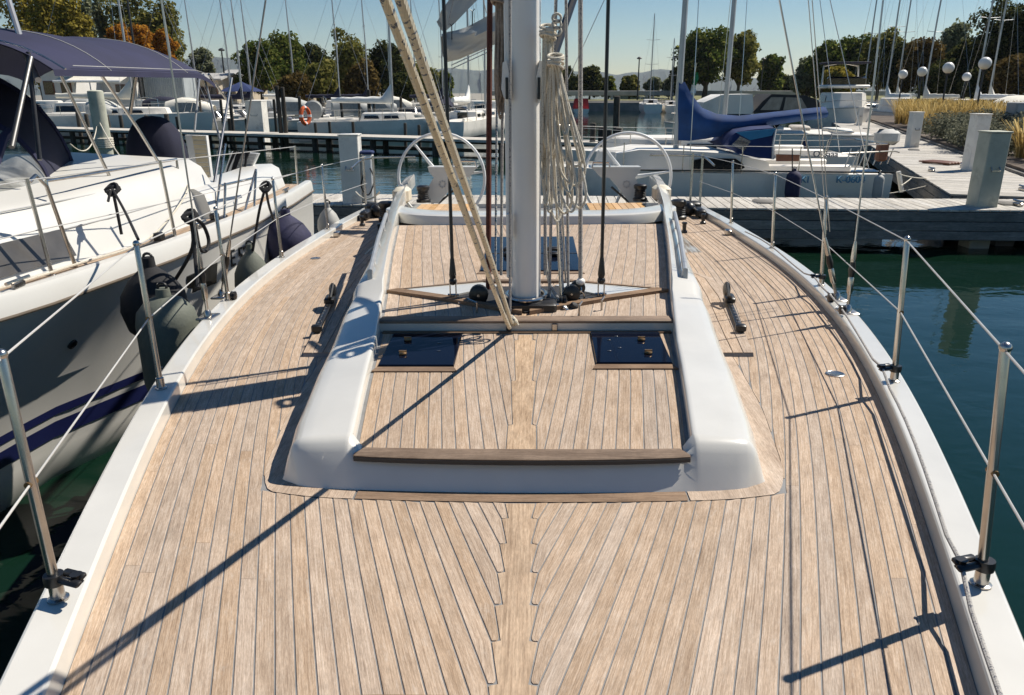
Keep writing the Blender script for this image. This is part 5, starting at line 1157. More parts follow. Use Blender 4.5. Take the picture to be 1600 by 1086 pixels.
ob = MB(); p = kloc(WY(1386, 214, KY)); ob.cbox(p, (.14, .26, .17), .09); O_ = ob.build('outboard_cover', mat('cowl_bag', (.55, .54, .5), .8, bump=.4, bscale=9), kb_); ob = MB(); ob.cbox(kloc(WY(1378, 236, KY)), (.09, .12, .22), .04); ob.build('outboard_leg', woodbrown, O_)
for k in range(7): add_tube(kb_, 'stern_rail', [kloc(WY(1320 + k * 11, 262 - k, KY - 1.0 + .3 * k)), kloc(WY(1330 + k * 11, 232 + 2 * (k % 3), KY - 1.0 + .3 * k))], .014, steel, 6)
add_tube(kb_, 'stern_rail', [kloc(WY(1315, 240, KY - 1.0)), kloc(WY(1398, 236, KY - .7)), kloc(WY(1405, 238, KY + .7))], .014, steel, 6)
add_tube(kb_, 'rudder', [kloc(WY(1404, 268, KY)), kloc(WY(1409, 300, KY))], .05, gel_far, 6)
fk = fender('fender', 'navy fender with white rope side hanging on the K-0604 boat', WY(1239, 290, KY - 1.5), .15, .58, fnavy, group='fenders on the K-0604 boat'); fk2 = fender('fender', 'white cylindrical fender near the stern of the K-0604 boat', WY(1372, 293, KY - 1.45), .10, .50, fgrey, group='fenders on the K-0604 boat')
for u, v0, v1 in ((1238, 232, 270), (1373, 268, 278)):
    q = MB(); p0, p1 = WY(u, v0, KY - 1.4), WY(u, v1, KY - 1.45); q.tube([p0, p1], .012, 6); o = q.build('fender_rope', rope_k, None, p0); o.location = p0; tag(o, 'black rope holding the %s fender of the K-0604 boat' % ('navy' if u < 1300 else 'white'), 'rope', 'ropes on the K-0604 boat')
for a_, b_, lab in (((1490, 268), (1405, 272), 'upper mooring rope from the K-0604 stern to the walkway'), ((1478, 281), (1310, 305), 'long mooring rope from the walkway to the K-0604 side'), ((1455, 240), (1408, 290), 'slack mooring rope from the walkway to the K-0604 rudder')):
    p0, p1 = W(a_[0], a_[1], DZ), WY(b_[0], b_[1], KY - 1.1); q = MB(); q.tube(sag(p0, p1, .12), .012, 6); o = q.build('mooring_rope', rope_w, None, p0); o.location = p0; tag(o, lab, 'rope', 'mooring ropes of the K-0604 boat')
# --- boat behind it
b2 = sailboat('white sailing boat with lettered stern behind the K-0604 boat', (WY(1332, 240, 21).x - 4.2, 21.6), R_(90), 8.4, 2.7, .95, 1.1, 11, gel_far, blue, None, mast_t=.39, boom=False, group=None, rig=True, spread=False)
B2I = (Matrix.Translation((WY(1332, 240, 21).x - 4.2, 21.6, WATER)) @ Euler((0, 0, R_(90))).to_matrix().to_4x4()).inverted()
text('boat_name', 'O-Saaa', .22, mat('grey_name', (.2, .2, .2), .6), b2, B2I @ Matrix.Translation(WY(1290, 241, 20.27)) @ Euler((R_(90), 0, 0)).to_matrix().to_4x4(), .02)
cb_ = motorboat('white motorboat with dark canvas canopy behind the blue boom cover', at(1222, 31), 0, 6.4, 2.6, 1.0, 1.2, gel_far, None, False, False, name='canopied_motorboat', group=None); cb_.rotation_euler = (0, 0, R_(88))
CBI = (Matrix.Translation(cb_.location) @ Euler((0, 0, R_(88))).to_matrix().to_4x4()).inverted(); charcoal = mat('charcoal_canvas', (.03, .03, .032), .85, bump=.4, bscale=5)
def cpoly(name, PXL, y, th, mt, ins=0):
    P = [WY(u, v, y) for u, v in PXL]; q = MB(); c0 = sum((p.x for p in P)) / len(P); q.prism([CBI @ p for p in P], [CBI @ (p + Vector((0, th, 0))) for p in P]); return q.build(name, mt, cb_, ang=30)
cn = cpoly('canopy', [(1176,176),(1192,158),(1206,147),(1258,149),(1278,156),(1289,178)], 30.0, 2.0, charcoal)
for P_ in ([(1188,172),(1205,152),(1224,152),(1218,172)], [(1228,152),(1252,153),(1262,171),(1224,172)]):
    o = cpoly('canopy_window', P_, 29.97, .05, canopyglass); o.parent = cn
cpoly('wheelhouse', [(1096,178),(1100,160),(1128,148),(1176,147),(1178,178)], 30.05, 1.9, gel_far)
motorboat('white cabin motorboat partly hidden behind the dark canopied one', at(1165, 36), R_(80), 7.0, 2.6, .9, 1.2, gel_far, None, True, False, group=None)
fb_ = motorboat('tall white flybridge cruiser at the far end of the walkway', at(1313, 52), R_(172), 9.5, 3.4, 1.3, 1.6, gel_far, None, True, False, name='flybridge_cruiser', group=None)
q = MB(); q.cbox((0, .2, 2.75), (1.25, 1.5, .10), .05); q.build('flybridge_deck', gel_far, fb_); q = MB(); q.cbox((0, .9, 3.05), (1.15, .25, .28), .1); q.build('flybridge_screen', winglass, fb_); add_tube(fb_, 'radar_arch', [(-1.1, -.8, 2.8), (-1.05, -1.1, 4.0), (0, -1.15, 4.2), (1.05, -1.1, 4.0), (1.1, -.8, 2.8)], .06, gel_far, 7)
q = MB(); q.cbox((0, -.2, 4.15), (1.3, 1.2, .05), .03); q.build('bimini', navyd, fb_)
# --- far centre boats
sailboat('distant white sailing boat moored stern-on at the causeway', at(1016, 94), R_(-3), 8, 2.6, 1., 1.2, 9.3, gel_far, whitec, None, boom=False, group=None)
sailboat('small white sailing boat at the causeway right of the distant one', at(1048, 96), R_(-5), 6, 2.2, .8, 1.0, 7.0, gel_far, whitec, None, boom=False, group=None)
rb_ = thing('covered_boat', 'small boat under a bright red cover at the causeway', 'motorboat', at(907, 92)); rows, info = loft(4.5, 1.9, .5, .6, 12, .9); hull_parts(rb_, rows, info, gel_far); q = MB(); q.prism([(-.9, -1.6, .45), (.9, -1.6, .45), (.9, 1.4, .5), (-.9, 1.4, .5)], [(-.75, -1.4, 1.6), (.75, -1.4, 1.6), (.6, 1.0, 1.3), (-.6, 1.0, 1.3)]); q.build('red_cover', red, rb_)
# --- left boats beyond the far dock
sailboat('long white sailing yacht with twin wheels beyond the far dock', at(185, 45.5), R_(-84), 10.5, 3.2, 1.15, 1.35, 13, gel_far, cream, None, boom=True, group=None, hood=canvas)
s2 = sailboat('white sailing boat with tidy white boom cover beside the lifebuoy', at(585, 43), R_(-80), 8.0, 2.7, .95, 1.15, 11, gel_far, whitec, None, mast_t=.62, group=None)
q = MB(); q.lathe([(.02, -.09), (.42, -.08), (.50, 0), (.42, .08), (.02, .09)], (.2, -3.2, 1.55), 24, Euler((0, R_(90), R_(0))).to_matrix()); q.build('round_tender_cover', fgrey, s2)
sailboat('white sailing boat with high bunched sail, stern towards the dock', at(728, 46), R_(-12), 7.5, 2.6, .95, 1.15, 10, gel_far, whitec, stripe, group=None)
sailboat('white sailing boat with bare boom close to the grey sail bag', at(752, 50), R_(-20), 7.5, 2.6, .95, 1.15, 10, gel_far, cream, None, boom=False, group=None)
ML = [(470, 57, -70, 6.5, 'grey_t', 'white motorboat under a long grey canopy left of the lifebuoy boat'), (520, 60, -60, 7, 'cab', 'white cabin motorboat behind the round tender cover'), (420, 55, 200, 5, None, 'small open white motorboat beside the tall pile pair'), (600, 60, -75, 6.2, 'grey_t', 'motorboat with grey canopy right of the white boom cover'), (640, 58, 190, 6, None, 'open white motorboat seen through the speckled lines'), (545, 66, -70, 7.5, 'arch', 'white motorboat with steel arch in the back row'), (312, 54, -75, 6.5, 'cream_t', 'white motorboat with cream canopy below the bimini edge'), (345, 60, 190, 6, 'cab', 'white cabin motorboat right of the cream canopied one'), (372, 50, -80, 6, None, 'low open white motorboat near the far dock end'), (275, 62, -85, 7, 'navy_t', 'motorboat with navy canopy behind the long white yacht'), (242, 64, 170, 6, 'cab', 'white cabin motorboat in front of the grey container'), (100, 50, -80, 7, 'cab', 'white cabin motorboat behind the grey-green pile'), (690, 60, 185, 6, 'navy_t', 'motorboat with navy canopy beside the black rod stay'), (715, 64, -60, 6.5, None, 'open motorboat at the back behind the bunched sail')]
ML += [(395, 62, -80, 6, 'cab', 'white cabin motorboat just right of the bimini corner'), (445, 63, 185, 5.5, None, 'open white motorboat behind the tall pile pair'), (490, 52, -72, 5, None, 'small white motorboat directly behind the lifebuoy'), (560, 54, -70, 5.5, 'grey_t', 'small grey-canopied motorboat behind the lifebuoy boat mast'), (575, 70, 190, 6.5, 'cab', 'white cabin motorboat in the back row right of centre pile'), (668, 66, -75, 6, 'cab', 'white cabin motorboat right of the speckled lines'), (625, 68, -65, 6, 'cream_t', 'cream-canopied motorboat in the back row behind the lines'), (330, 48, -82, 5.5, None, 'low white motorboat under the bimini edge near the dock'), (155, 58, -80, 6.5, 'grey_t', 'grey-canopied motorboat behind the long white yacht cabin'), (215, 56, 185, 6, 'arch', 'white motorboat with steel arch behind the helm cover'), (742, 58, -75, 6, 'cab', 'white cabin motorboat between the rod stay and maroon line'), (50, 58, -80, 7, 'cab', 'white cabin motorboat at the left frame edge behind the sprayhood')]
for (u, y, rz, L_, k, lab) in ML:
    motorboat(lab, at(u, y), R_(rz), L_, L_ * .36, .7, .95, gel_far, {'grey_t': canvas, 'cream_t': cream, 'navy_t': navyd}.get(k), k == 'cab', random.random() < .6, random.choice([None, stripe]), 'motorboats moored beyond the far dock', arch=(k == 'arch'))
for (u, y, lab) in ((352, 70, 'sailing boat with thin dark mast right above the bimini corner'), (368, 66, 'sailing boat with twin-spreader mast right of the bimini corner'), (384, 74, 'sailing boat with slim mast above the blue gazebo'), (521, 72, 'sailing boat whose thin mast rises over the tallest olive tree'), (265, 72, 'sailing boat with mast rising behind the grey container'), (300, 76, 'sailing boat with faint mast above the small pale tree'), (452, 78, 'sailing boat with mast in front of the taller green tree'), (566, 74, 'sailing boat with mast left of the white boom cover mast'), (640, 76, 'sailing boat with mast seen between the speckled lines'), (682, 72, 'sailing boat with mast beside the black rod stay')):
    sailboat(lab, at(u, y), R_(-70), 7.5, 2.5, .9, 1.1, 9.5, gel_far, random.choice([whitec, cream, navyd]), None, group='sailing boats at the back of the left basin')
# --- right basin boats behind the shrubs
sailboat('sailing boat with brown wooden mast and tented cream cover', at(1452, 62), R_(20), 8, 2.7, 1., 1.2, 12.5, gel_far, cream, None, group=None, lean=.25)
for i, (u, y, rz, lab) in enumerate(((1390, 66, 10, 'sailing boat with slim mast beside the flybridge cruiser'), (1405, 72, 5, 'sailing boat with tall mast between the golden grass and trees'), (1532, 58, 8, 'sailing boat with left mast of the leaning pair at right'), (1552, 60, 5, 'sailing boat with right mast of the leaning pair at right'), (1352, 74, 0, 'sailing boat with thin mast left of the globe lamps'))):
    sailboat(lab, at(u, y), R_(rz), 8, 2.7, 1., 1.2, 14, gel_far, cream if i % 2 else whitec, None, group='sailing boats in the right-hand basin', boom=(i != 4))
for i, (u, y, lab) in enumerate(((1500, 52, 'white cabin motorboat below the globe lamps'), (1575, 46, 'white canopied motorboat near the grey cabinet'), (1420, 58, 'white motorboat behind the golden grass'))):
    motorboat(lab, at(u, y), R_(160 - 40 * i), 6.5, 2.4, .9, 1.2, gel_far, cream if i == 1 else None, i != 1, False, None, 'motorboats in the right-hand basin')
# lifebuoy
p = WY(477, 181, 40); t = thing('lifebuoy', 'orange lifebuoy hanging on a post beyond the far dock', 'lifebuoy', p, (R_(90), 0, R_(58)))
q = MB(); q.tube([(.34 * math.cos(a) * .8, .34 * math.sin(a) * 1.15, 0) for a in [2*math.pi*i/24 for i in range(24)]], .10, 8, closed=True); q.build('ring', orange, t)
for a in (0, 90, 180, 270): q = MB(); q.tube([(.34 * .8 * math.cos(R_(a + e)), .34 * 1.15 * math.sin(R_(a + e)), 0) for e in (-9, 0, 9)], .104, 8); q.build('band', whitep, t)
# Italian flag on the blue boat's neighbour
p = WY(1084, 112, 30); t = thing('flag', 'green white and red flag hanging limp beside the blue cover', 'flag', p)
for i, mt in enumerate((flagg, whitec, flagr)):
    q = MB(); rr = [[(.0 + .02 * math.sin(k + i) - i * .06, .03 * math.sin(k * 1.3), -.5 * i / 1.0 * .9 - .09 * k), (.16 + .03 * math.sin(k * .9) - i * .06, .05 * math.sin(k * 1.7), -.5 * i * .9 - .09 * k - .03)] for k in range(6)]; q.grid(rr); q.grid([[(a[0], a[1] + .01, a[2]) for a in r] for r in rr]); q.build('band', mt, t)
q = MB(); q.tube([(.08, 0, .3), (-.12, 0, -1.9)], .012, 6); q.build('staff', steel, t)

# ================================================================== ROPE COILS HUNG ON THE MAST
def coil(label, hang_px, y, loops, r, mt, org_px):
    o0 = WY(*org_px, y); t = thing('rope_coil', label, 'rope', o0, (0, 0, 0), 'rope coils hung on the mast')
    m = MB()
    for (u0, v0, ub, vb, wpx) in loops:
        a, b = WY(u0, v0, y), WY(ub, vb, y); hw = wpx / FPX * y * .5; L_ = (b - a)
        side = Vector((1, 0, 0)); jy = lambda: random.uniform(-.03, .03)
        P = [a + side * -hw * .15, a + L_ * .25 + side * -hw * .55 + Vector((0, jy(), 0)), a + L_ * .6 + side * -hw * .9 + Vector((0, jy(), 0)), a + L_ * .88 + side * -hw * .9 + Vector((0, jy(), 0)), b + Vector((0, jy(), 0)), a + L_ * .88 + side * hw * .95 + Vector((0, jy(), 0)), a + L_ * .6 + side * hw * .75 + Vector((0, jy(), 0)), a + L_ * .25 + side * hw * .35 + Vector((0, jy(), 0)), a + side * hw * .15]
        m.tube(spline(P, 6), r, 7)
    m.build('strands', mt, t, o0)
    m = MB()
    for k in range(5):
        c = WY(hang_px[0], hang_px[1] + k * 4, y); m.tube([c + Vector((.035 * math.cos(a), .05 * math.sin(a) - .02, .012 * math.sin(a + k))) for a in [2*math.pi*i/14 for i in range(14)]], r * 1.1, 6, closed=True)
    m.build('wrap_turns', mt, t, o0); return t
coil('cream rope coil in long loops on the right side of the mast', (856, 42), 3.86, [(853,50,852,300,10),(856,52,858,330,14),(852,55,848,280,8),(860,48,864,250,12),(857,60,870,345,22),(850,60,853,318,9),(862,60,858,240,14)], .0062, rope_w, (856, 40))
coil('wide-looped cream rope coil in front of the right wheel', (868, 88), 3.80, [(866,95,892,330,26),(868,95,905,325,30),(870,100,898,290,40),(864,100,882,335,30),(868,110,900,260,34),(866,100,888,300,20),(872,96,884,210,10)], .0062, rope_w, (868, 86))
coil('tight grey-brown rope hank left of the mast', (780, -10), 4.05, [(778,0,778,165,8),(782,0,782,185,8),(785,0,784,150,10),(776,0,780,175,6),(788,0,786,160,6)], .0065, mat('rope_tan', (.30, .24, .19), .9, var=.25, scale=60), (780, -10))
m = MB(); P0 = WY(870, 28, 3.8)
for k in range(3): m.tube([P0 + Vector((.02 * math.cos(a), 0, -.028 * k + .018 * math.sin(a))) for a in [2*math.pi*i/12 for i in range(12)]], .006, 6, closed=True)
o = m.build('rope_hank', rope_w, None, P0); o.location = P0; tag(o, 'small knotted white rope end above the coils', 'rope')

# ================================================================== LAND
def slab(name, P, z1, mt, z0=WATER - .6, ang=0):
    m = MB(); m.prism([(x, y, z0) for x, y in P], [(x, y, z1) for x, y in P]); return struct(m.build(name, mt, ang=ang))
slab('quay_ground', [(-140, 68), (-16, 70), (-9, 76), (-6, 330), (-140, 330)], -.45, gravelm)
slab('causeway', [(-6.5, 100), (90, 104), (90, 118), (-6.5, 116)], -.15, turf)
m = MB(); m.prism([(-6.4, 99.8, WATER - .4), (90, 103.8, WATER - .4), (90, 104.1, WATER - .4), (-6.4, 100.1, WATER - .4)], [(-6.4, 99.8, -.35), (90, 103.8, -.35), (90, 104.1, -.1), (-6.4, 100.1, -.1)]); tag(m.build('retaining_wall', stonew, ang=0), 'low dark stone wall along the causeway waterline', 'wall')
pb = thing('parapet', 'long grey concrete parapet along the back of the causeway', 'parapet', (0, 112, -.15))
m = MB(); m.cbox((42, 0, .86), (48, .14, .32), .03, Euler((0, 0, .035)).to_matrix()); m.build('beam', concrete, pb)
for i in range(20): m = MB(); x = -4 + i * 4.8; m.cbox((x, (x - 42) * .035, .27), (.16, .13, .28), .02); m.build('post', concrete, pb)
a, d, n, L_ = frame2(wa, wb); n = -n
P = [a + n * 2.3 - d * 14, a + n * 2.3 + d * (L_ + 6), a + n * 9.5 + d * (L_ + 6), a + n * 9.5 - d * 14]
slab('planting_bed', [(p.x, p.y) for p in P], -.52, soil)
slab('right_bank', [(24, 84), (120, 66), (140, 300), (26, 300)], -.4, turf)
E0 = [a + n * 2.2 - d * 2 , a + n * 2.2 + d * (L_ + 4)]
m = MB(); m.prism([tuple(p + Vector((0, 0, -.1))) for p in (E0[0], E0[1], E0[1] + n * .1, E0[0] + n * .1)], [tuple(p + Vector((0, 0, .06))) for p in (E0[0], E0[1], E0[1] + n * .1, E0[0] + n * .1)]); tag(m.build('bed_edging', fascia, ang=0), 'timber edging board between walkway and planting bed', 'edging')

# ================================================================== PLANTS
def quads(name, V, mt, parent=None, per=4):
    n_ = len(V) // per; me = bpy.data.meshes.new(name); me.vertices.add(len(V)); me.vertices.foreach_set('co', np.asarray(V, dtype=np.float32).ravel())
    me.loops.add(len(V)); me.loops.foreach_set('vertex_index', np.arange(len(V), dtype=np.int32)); me.polygons.add(n_)
    me.polygons.foreach_set('loop_start', np.arange(0, len(V), per, dtype=np.int32)); me.update(calc_edges=True); me.validate(); me.materials.append(mt); return link(name, me, parent)
def leaf_cloud(blobs, n_, size, up=.25):
    C = np.array([b[0] for b in blobs], float); Rr = np.array([b[1] for b in blobs], float); w = (Rr.prod(1)) ** .75; idx = rng.choice(len(blobs), n_, p=w / w.sum())
    dv = rng.normal(size=(n_, 3)); dv /= np.linalg.norm(dv, axis=1, keepdims=True)
    rad = np.where(rng.random(n_) < .72, .72 + .36 * rng.random(n_), rng.random(n_) ** .5)[:, None]
    P = C[idx] + dv * Rr[idx] * rad * (1 + .10 * rng.normal(size=(n_, 1)))
    nn = dv * .8 + rng.normal(size=(n_, 3)) * .75 + np.array([0, 0, up]); nn /= np.linalg.norm(nn, axis=1, keepdims=True)
    t = np.cross(nn, rng.normal(size=(n_, 3))); t /= np.linalg.norm(t, axis=1, keepdims=True) + 1e-9; b = np.cross(nn, t)
    s = (size * (.5 + .9 * rng.random(n_)))[:, None]; asp = (.45 + .4 * rng.random(n_))[:, None]
    V = np.stack([P - t * s, P - b * s * asp, P + t * s, P + b * s * asp], 1); return V.reshape(-1, 3)
def tree(label, u, vt, wpx, y, lm, n_=5200, ground=-.45, shape='round', size=None, group=None, name='tree', base=.22):
    top_ = WY(u, vt, y); w = wpx / FPX * y; H = top_.z - ground; t = thing(name, label, 'tree', (top_.x, y, ground), (0, 0, 0), group)
    tr_h = H * base; r0 = max(.12, w * .035); blobs = []
    if shape == 'tall':
        nb_ = 9
        for k in range(nb_):
            f = k / (nb_ - 1); ww = w * .5 * (.35 + .65 * math.sin(min(1, .2 + f * .9) * math.pi) ** .7); blobs.append(((random.uniform(-.18, .18) * w, random.uniform(-.18, .18) * w, tr_h + (H - tr_h) * (f * .93 + .03)), (ww * random.uniform(.55, .8), ww * .7, (H - tr_h) / nb_ * 1.05)))
    else:
        nb_ = 30
        for k in range(nb_):
            f = (k + .5) / nb_; zc = tr_h + (H - tr_h) * (.12 + .74 * f); ring = w * .5 * (math.sin(math.pi * (.16 + .74 * f)) ** .6) * .74; a_ = k * 2.4 + random.uniform(-.4, .4); rr_ = random.uniform(.35, 1.0) * ring
            br = w * random.uniform(.065, .175); blobs.append(((rr_ * math.cos(a_), rr_ * math.sin(a_) * .8, zc), (br, br, br * random.uniform(.7, .95))))
        blobs.append(((0, 0, tr_h + (H - tr_h) * .5), (w * .24, w * .24, (H - tr_h) * .3)))
    zmax = max(b_[0][2] + b_[1][2] for b_ in blobs); k_ = (H - tr_h) / max(.1, zmax - tr_h)
    blobs = [((c[0], c[1], tr_h + (c[2] - tr_h) * k_), (r[0], r[1], r[2] * k_)) for c, r in blobs]
    sz = size or max(.10, y * .0021)
    quads('crown', leaf_cloud(blobs, n_, sz), lm, t)
    m = MB(); lean = random.uniform(-.06, .06) * H; m.tube(spline([(0, 0, -.1), (lean * .3, 0, tr_h * .6), (lean * .6, 0, tr_h + (H - tr_h) * .35), (lean, 0, H * .8)], 4), [r0 * (1.15 - .075 * i) for i in range(13)], 8)
    for (c, r) in blobs[::3]: m.tube(spline([(lean * .4, 0, tr_h * .9), (c[0] * .5, c[1] * .5, (tr_h + c[2]) * .5 + .1), c], 3), [r0 * (.5 - .06 * i) for i in range(7)], 6)
    m.build('trunk', bark, t); return t
T_L = [(30, -75, 120, 76, 'y', 'tall', 'tall yellowing poplar at the left frame edge'), (70, -60, 80, 72, 'y', 'tall', 'second yellowing poplar right of the first'), (100, -10, 70, 70, 'y', 'round', 'lower yellow-green tree beside the poplars'), (122, -45, 34, 88, 's', 'tall', 'thin silvery poplar between yellow and green trees'), (147, -30, 34, 90, 's', 'tall', 'thin silvery poplar right of its twin'), (205, -45, 110, 92, 'o', 'tall', 'tall airy olive-green tree left of the open sky'), (245, -5, 90, 90, 'o', 'round', 'olive-green tree ending at the open sky'), (180, 36, 55, 72, 'r', 'round', 'orange autumn shrub above the bimini, left one'), (215, 38, 60, 74, 'r', 'round', 'orange autumn shrub above the bimini, middle one'), (252, 44, 50, 76, 'r', 'round', 'orange autumn shrub above the bimini, right one'), (312, 74, 50, 92, 's', 'round', 'small pale tree beside the street lamp'), (400, 60, 90, 82, 'g', 'round', 'broad green tree at the left end of the bank grove'), (440, 50, 85, 88, 'g', 'round', 'taller green tree in the bank grove'), (488, 66, 75, 92, 'd', 'round', 'flat-topped dark pine in the bank grove'), (535, 42, 82, 88, 'o', 'tall', 'tallest olive tree in the bank grove'), (500, 92, 75, 76, 'o', 'round', 'low olive tree before the flat-topped pine'), (602, 62, 84, 90, 'd', 'round', 'dark green tree behind the white boom cover mast'), (565, 92, 70, 78, 'b', 'round', 'low brownish tree under the tallest olive one'), (648, 96, 80, 96, 'o', 'round', 'olive tree seen between the speckled lines'), (690, 110, 46, 100, 'g', 'round', 'last small green tree of the bank grove'), (455, 112, 70, 72, 'b', 'round', 'brownish bush in front of the bank house'), (625, 112, 70, 76, 'd', 'round', 'dark low bush behind the motorboats')]
T_C = [(880, 103, 56, 113, 'd', 'round', 'dark round tree on the causeway right of the coils'), (922, 103, 52, 115, 'd', 'round', 'dark tree beside the black rod on the causeway'), (952, 119, 30, 120, 'g', 'round', 'small green causeway tree, first of the low row'), (985, 117, 42, 121, 'o', 'round', 'small olive causeway tree, second of the low row'), (1022, 121, 34, 122, 's', 'round', 'small pale causeway tree, third of the low row'), (1046, 121, 26, 123, 's', 'round', 'tiny pale causeway tree, last of the low row'), (1108, 42, 118, 110, 'g', 'round', 'big green causeway tree behind the blue-covered mast'), (1160, 46, 78, 113, 'o', 'round', 'olive half of the big causeway tree pair'), (1070, 96, 46, 106, 'd', 'round', 'dark shrub at the foot of the big causeway tree'), (1208, 84, 52, 124, 'g', 'round', 'small slender tree alone right of the big pair'), (1232, 116, 70, 128, 'd', 'round', 'low dark hedge tree behind the dark canopy boat')]
T_R = [(1268, 88, 60, 96, 's', 'round', 'pale leafy tree left of the flybridge cruiser'), (1296, 62, 80, 92, 'g', 'round', 'green tree above the flybridge cruiser'), (1345, 52, 84, 94, 'g', 'round', 'larger green tree right of the cruiser'), (1385, 44, 76, 90, 'o', 'round', 'tall olive tree between the slim masts'), (1312, 104, 60, 86, 'y', 'round', 'yellow-green bush just behind the cruiser'), (1418, 66, 66, 82, 'd', 'round', 'dark tree left of the brown-leaved one'), (1450, 58, 84, 76, 'b', 'round', 'brown-leaved broad tree behind the globe lamps'), (1498, 34, 66, 84, 's', 'round', 'silvery tree rising behind the dark mass'), (1565, -20, 110, 70, 'd', 'tall', 'tall dark conifer at the right frame edge'), (1512, 60, 84, 72, 'd', 'round', 'dark broad tree behind the leaning mast pair'), (1605, 0, 90, 68, 'd', 'round', 'dark tree cut by the right frame edge'), (1485, 92, 80, 70, 'd', 'round', 'low dark tree under the globe lamps'), (1585, 84, 80, 64, 'b', 'round', 'brownish tree low at the right frame edge'), (1545, 100, 80, 66, 'd', 'round', 'low dark tree behind the grey cabinet')]
LM = dict(y=leaf_yellow, s=leaf_silver, o=leaf_olive, r=leaf_orange, g=leaf_green, d=leaf_dark, b=leaf_brown)
for T, g in ((T_L, 'trees on the left bank'), (T_C, 'trees on the causeway'), (T_R, 'trees on the right bank')):
    for (u, vt, w, y, k, sh, lab) in T: tree(lab, u, vt, w, y, LM[k], int(min(8000, 1800 + w * 50)), -.45 if T is not T_C else -.15, sh, group=g, base=.10 if vt > 80 else .2)
def shrub(label, p, w, h, lm, n_, size, group):
    t = thing('shrub', label, 'shrub', p, (0, 0, random.uniform(0, 6)), group); bl = [((random.uniform(-.3, .3) * w, random.uniform(-.3, .3) * w, h * random.uniform(.3, .6)), (w * random.uniform(.22, .34), w * random.uniform(.22, .34), h * random.uniform(.3, .42))) for _ in range(9)]
    quads('foliage', leaf_cloud(bl, n_, size, .5), lm, t); m = MB()
    for k in range(5): a_ = k * 1.3; m.tube([(0, 0, -.05), (w * .12 * math.cos(a_), w * .12 * math.sin(a_), h * .3), (w * .25 * math.cos(a_), w * .25 * math.sin(a_), h * .55)], [.03, .02, .01], 5)
    m.build('stems', bark, t)
SH = [(2.9, 11.5, 1.9, .95, 'nearest sage-green shrub above the walkway corner'), (3.0, 13.6, 2.0, 1.0, 'sage-green shrub, second along the walkway edge'), (2.9, 15.8, 1.9, 1.0, 'sage-green shrub, third along the walkway edge'), (3.2, 18.0, 2.1, 1.1, 'sage-green shrub, fourth along the walkway beside the golden grass'), (4.9, 11.0, 2.2, 1.15, 'grey shrub in the second row below the near globe lamp'), (5.2, 13.8, 2.2, 1.15, 'grey shrub in the second row, second from the camera'), (5.2, 16.8, 2.2, 1.15, 'grey shrub in the second row, third from the camera'), (5.3, 19.8, 2.2, 1.15, 'grey shrub in the second row near the golden grass'), (7.2, 13, 2.4, 1.3, 'grey-green shrub at the back of the bed, nearer one'), (7.4, 17, 2.4, 1.3, 'grey-green shrub at the back of the bed, farther one'), (2.8, 9.2, 1.5, .8, 'low sage-green shrub beside the near golden tuft')]
for (o_, l_, w, h, lab) in SH:
    p = a + n * o_ + d * l_; shrub(lab, (p.x, p.y, -.55), w, h, leaf_sage, 5200, .042, 'shrubs in the planting bed')
def grass(label, pts, nper, h, name='ornamental_grass', group=None):
    V = []
    for (x, y) in pts:
        for _ in range(nper):
            a_ = random.uniform(0, 6.283); r0 = random.uniform(0, .16); bx_, by_ = x + r0 * math.cos(a_), y + r0 * math.sin(a_); hh = h * random.uniform(.55, 1.1); ln = random.uniform(.15, .55) * hh; w = random.uniform(.006, .014); ta = a_ + random.uniform(-.5, .5); sx_, sy_ = -math.sin(ta) * w, math.cos(ta) * w; pr_ = None
            for k in range(3):
                f = (k + 1) / 3; q_ = (bx_ + ln * f * f * math.cos(ta), by_ + ln * f * f * math.sin(ta), -.5 + hh * (f - .12 * f * f)); f0 = k / 3; p_ = (bx_ + ln * f0 * f0 * math.cos(ta), by_ + ln * f0 * f0 * math.sin(ta), -.5 + hh * (f0 - .12 * f0 * f0)); s0, s1 = 1 - f0 * .4, (1.5 if k == 2 and random.random() < .5 else 1 - f * .45)
                V += [(p_[0] - sx_*s0, p_[1] - sy_*s0, p_[2]), (p_[0] + sx_*s0, p_[1] + sy_*s0, p_[2]), (q_[0] + sx_*s1, q_[1] + sy_*s1, q_[2]), (q_[0] - sx_*s1, q_[1] - sy_*s1, q_[2])]
    o = quads(name, V, grass_gold); return tag(o, label, 'grass', None, 'stuff')
pts = []
for i in range(85):
    p = a + n * random.uniform(2.8, 6.4) + d * random.uniform(20.5, 33); pts.append((p.x, p.y))
grass('golden ornamental grass bed along the walkway', pts, 95, 1.35)
pts = []
for i in range(14): p = a + n * random.uniform(2.7, 4.2) + d * random.uniform(5.6, 8.8); pts.append((p.x, p.y))
grass('golden grass tuft at the right frame edge', pts, 150, 1.1)

# ================================================================== LAMPS, BUILDINGS
def globe_lamp(label, u, v, y, r=.26):
    c = WY(u, v, y); t = thing('globe_lamp', label, 'lamp post', (c.x, c.y, -.5), (0, 0, 0), 'white globe lamps'); h = c.z + .5
    m = MB(); m.lathe([(.09, 0), (.07, .3), (.045, .5), (.035, h - r)], (0, 0, 0), 10); m.build('post', lampk, t)
    m = MB(); m.ball((0, 0, h), r, 20, 14); m.build('globe', lampw, t); m = MB(); m.lathe([(.07, -.06), (.09, 0), (.06, .05)], (0, 0, h - r - .01), 12); m.build('collar', lampk, t)
for u, v, y, lab in ((1539, 99, 36, 'globe lamp nearest the right frame edge, largest of the row'), (1482, 106, 40, 'second largest globe lamp of the row'), (1441, 112, 46, 'third globe lamp counting from the right edge'), (1510.5, 120, 52, 'small globe lamp low between the two largest'), (1411, 116, 50, 'leftmost globe lamp of the row')): globe_lamp(lab, u, v, y)
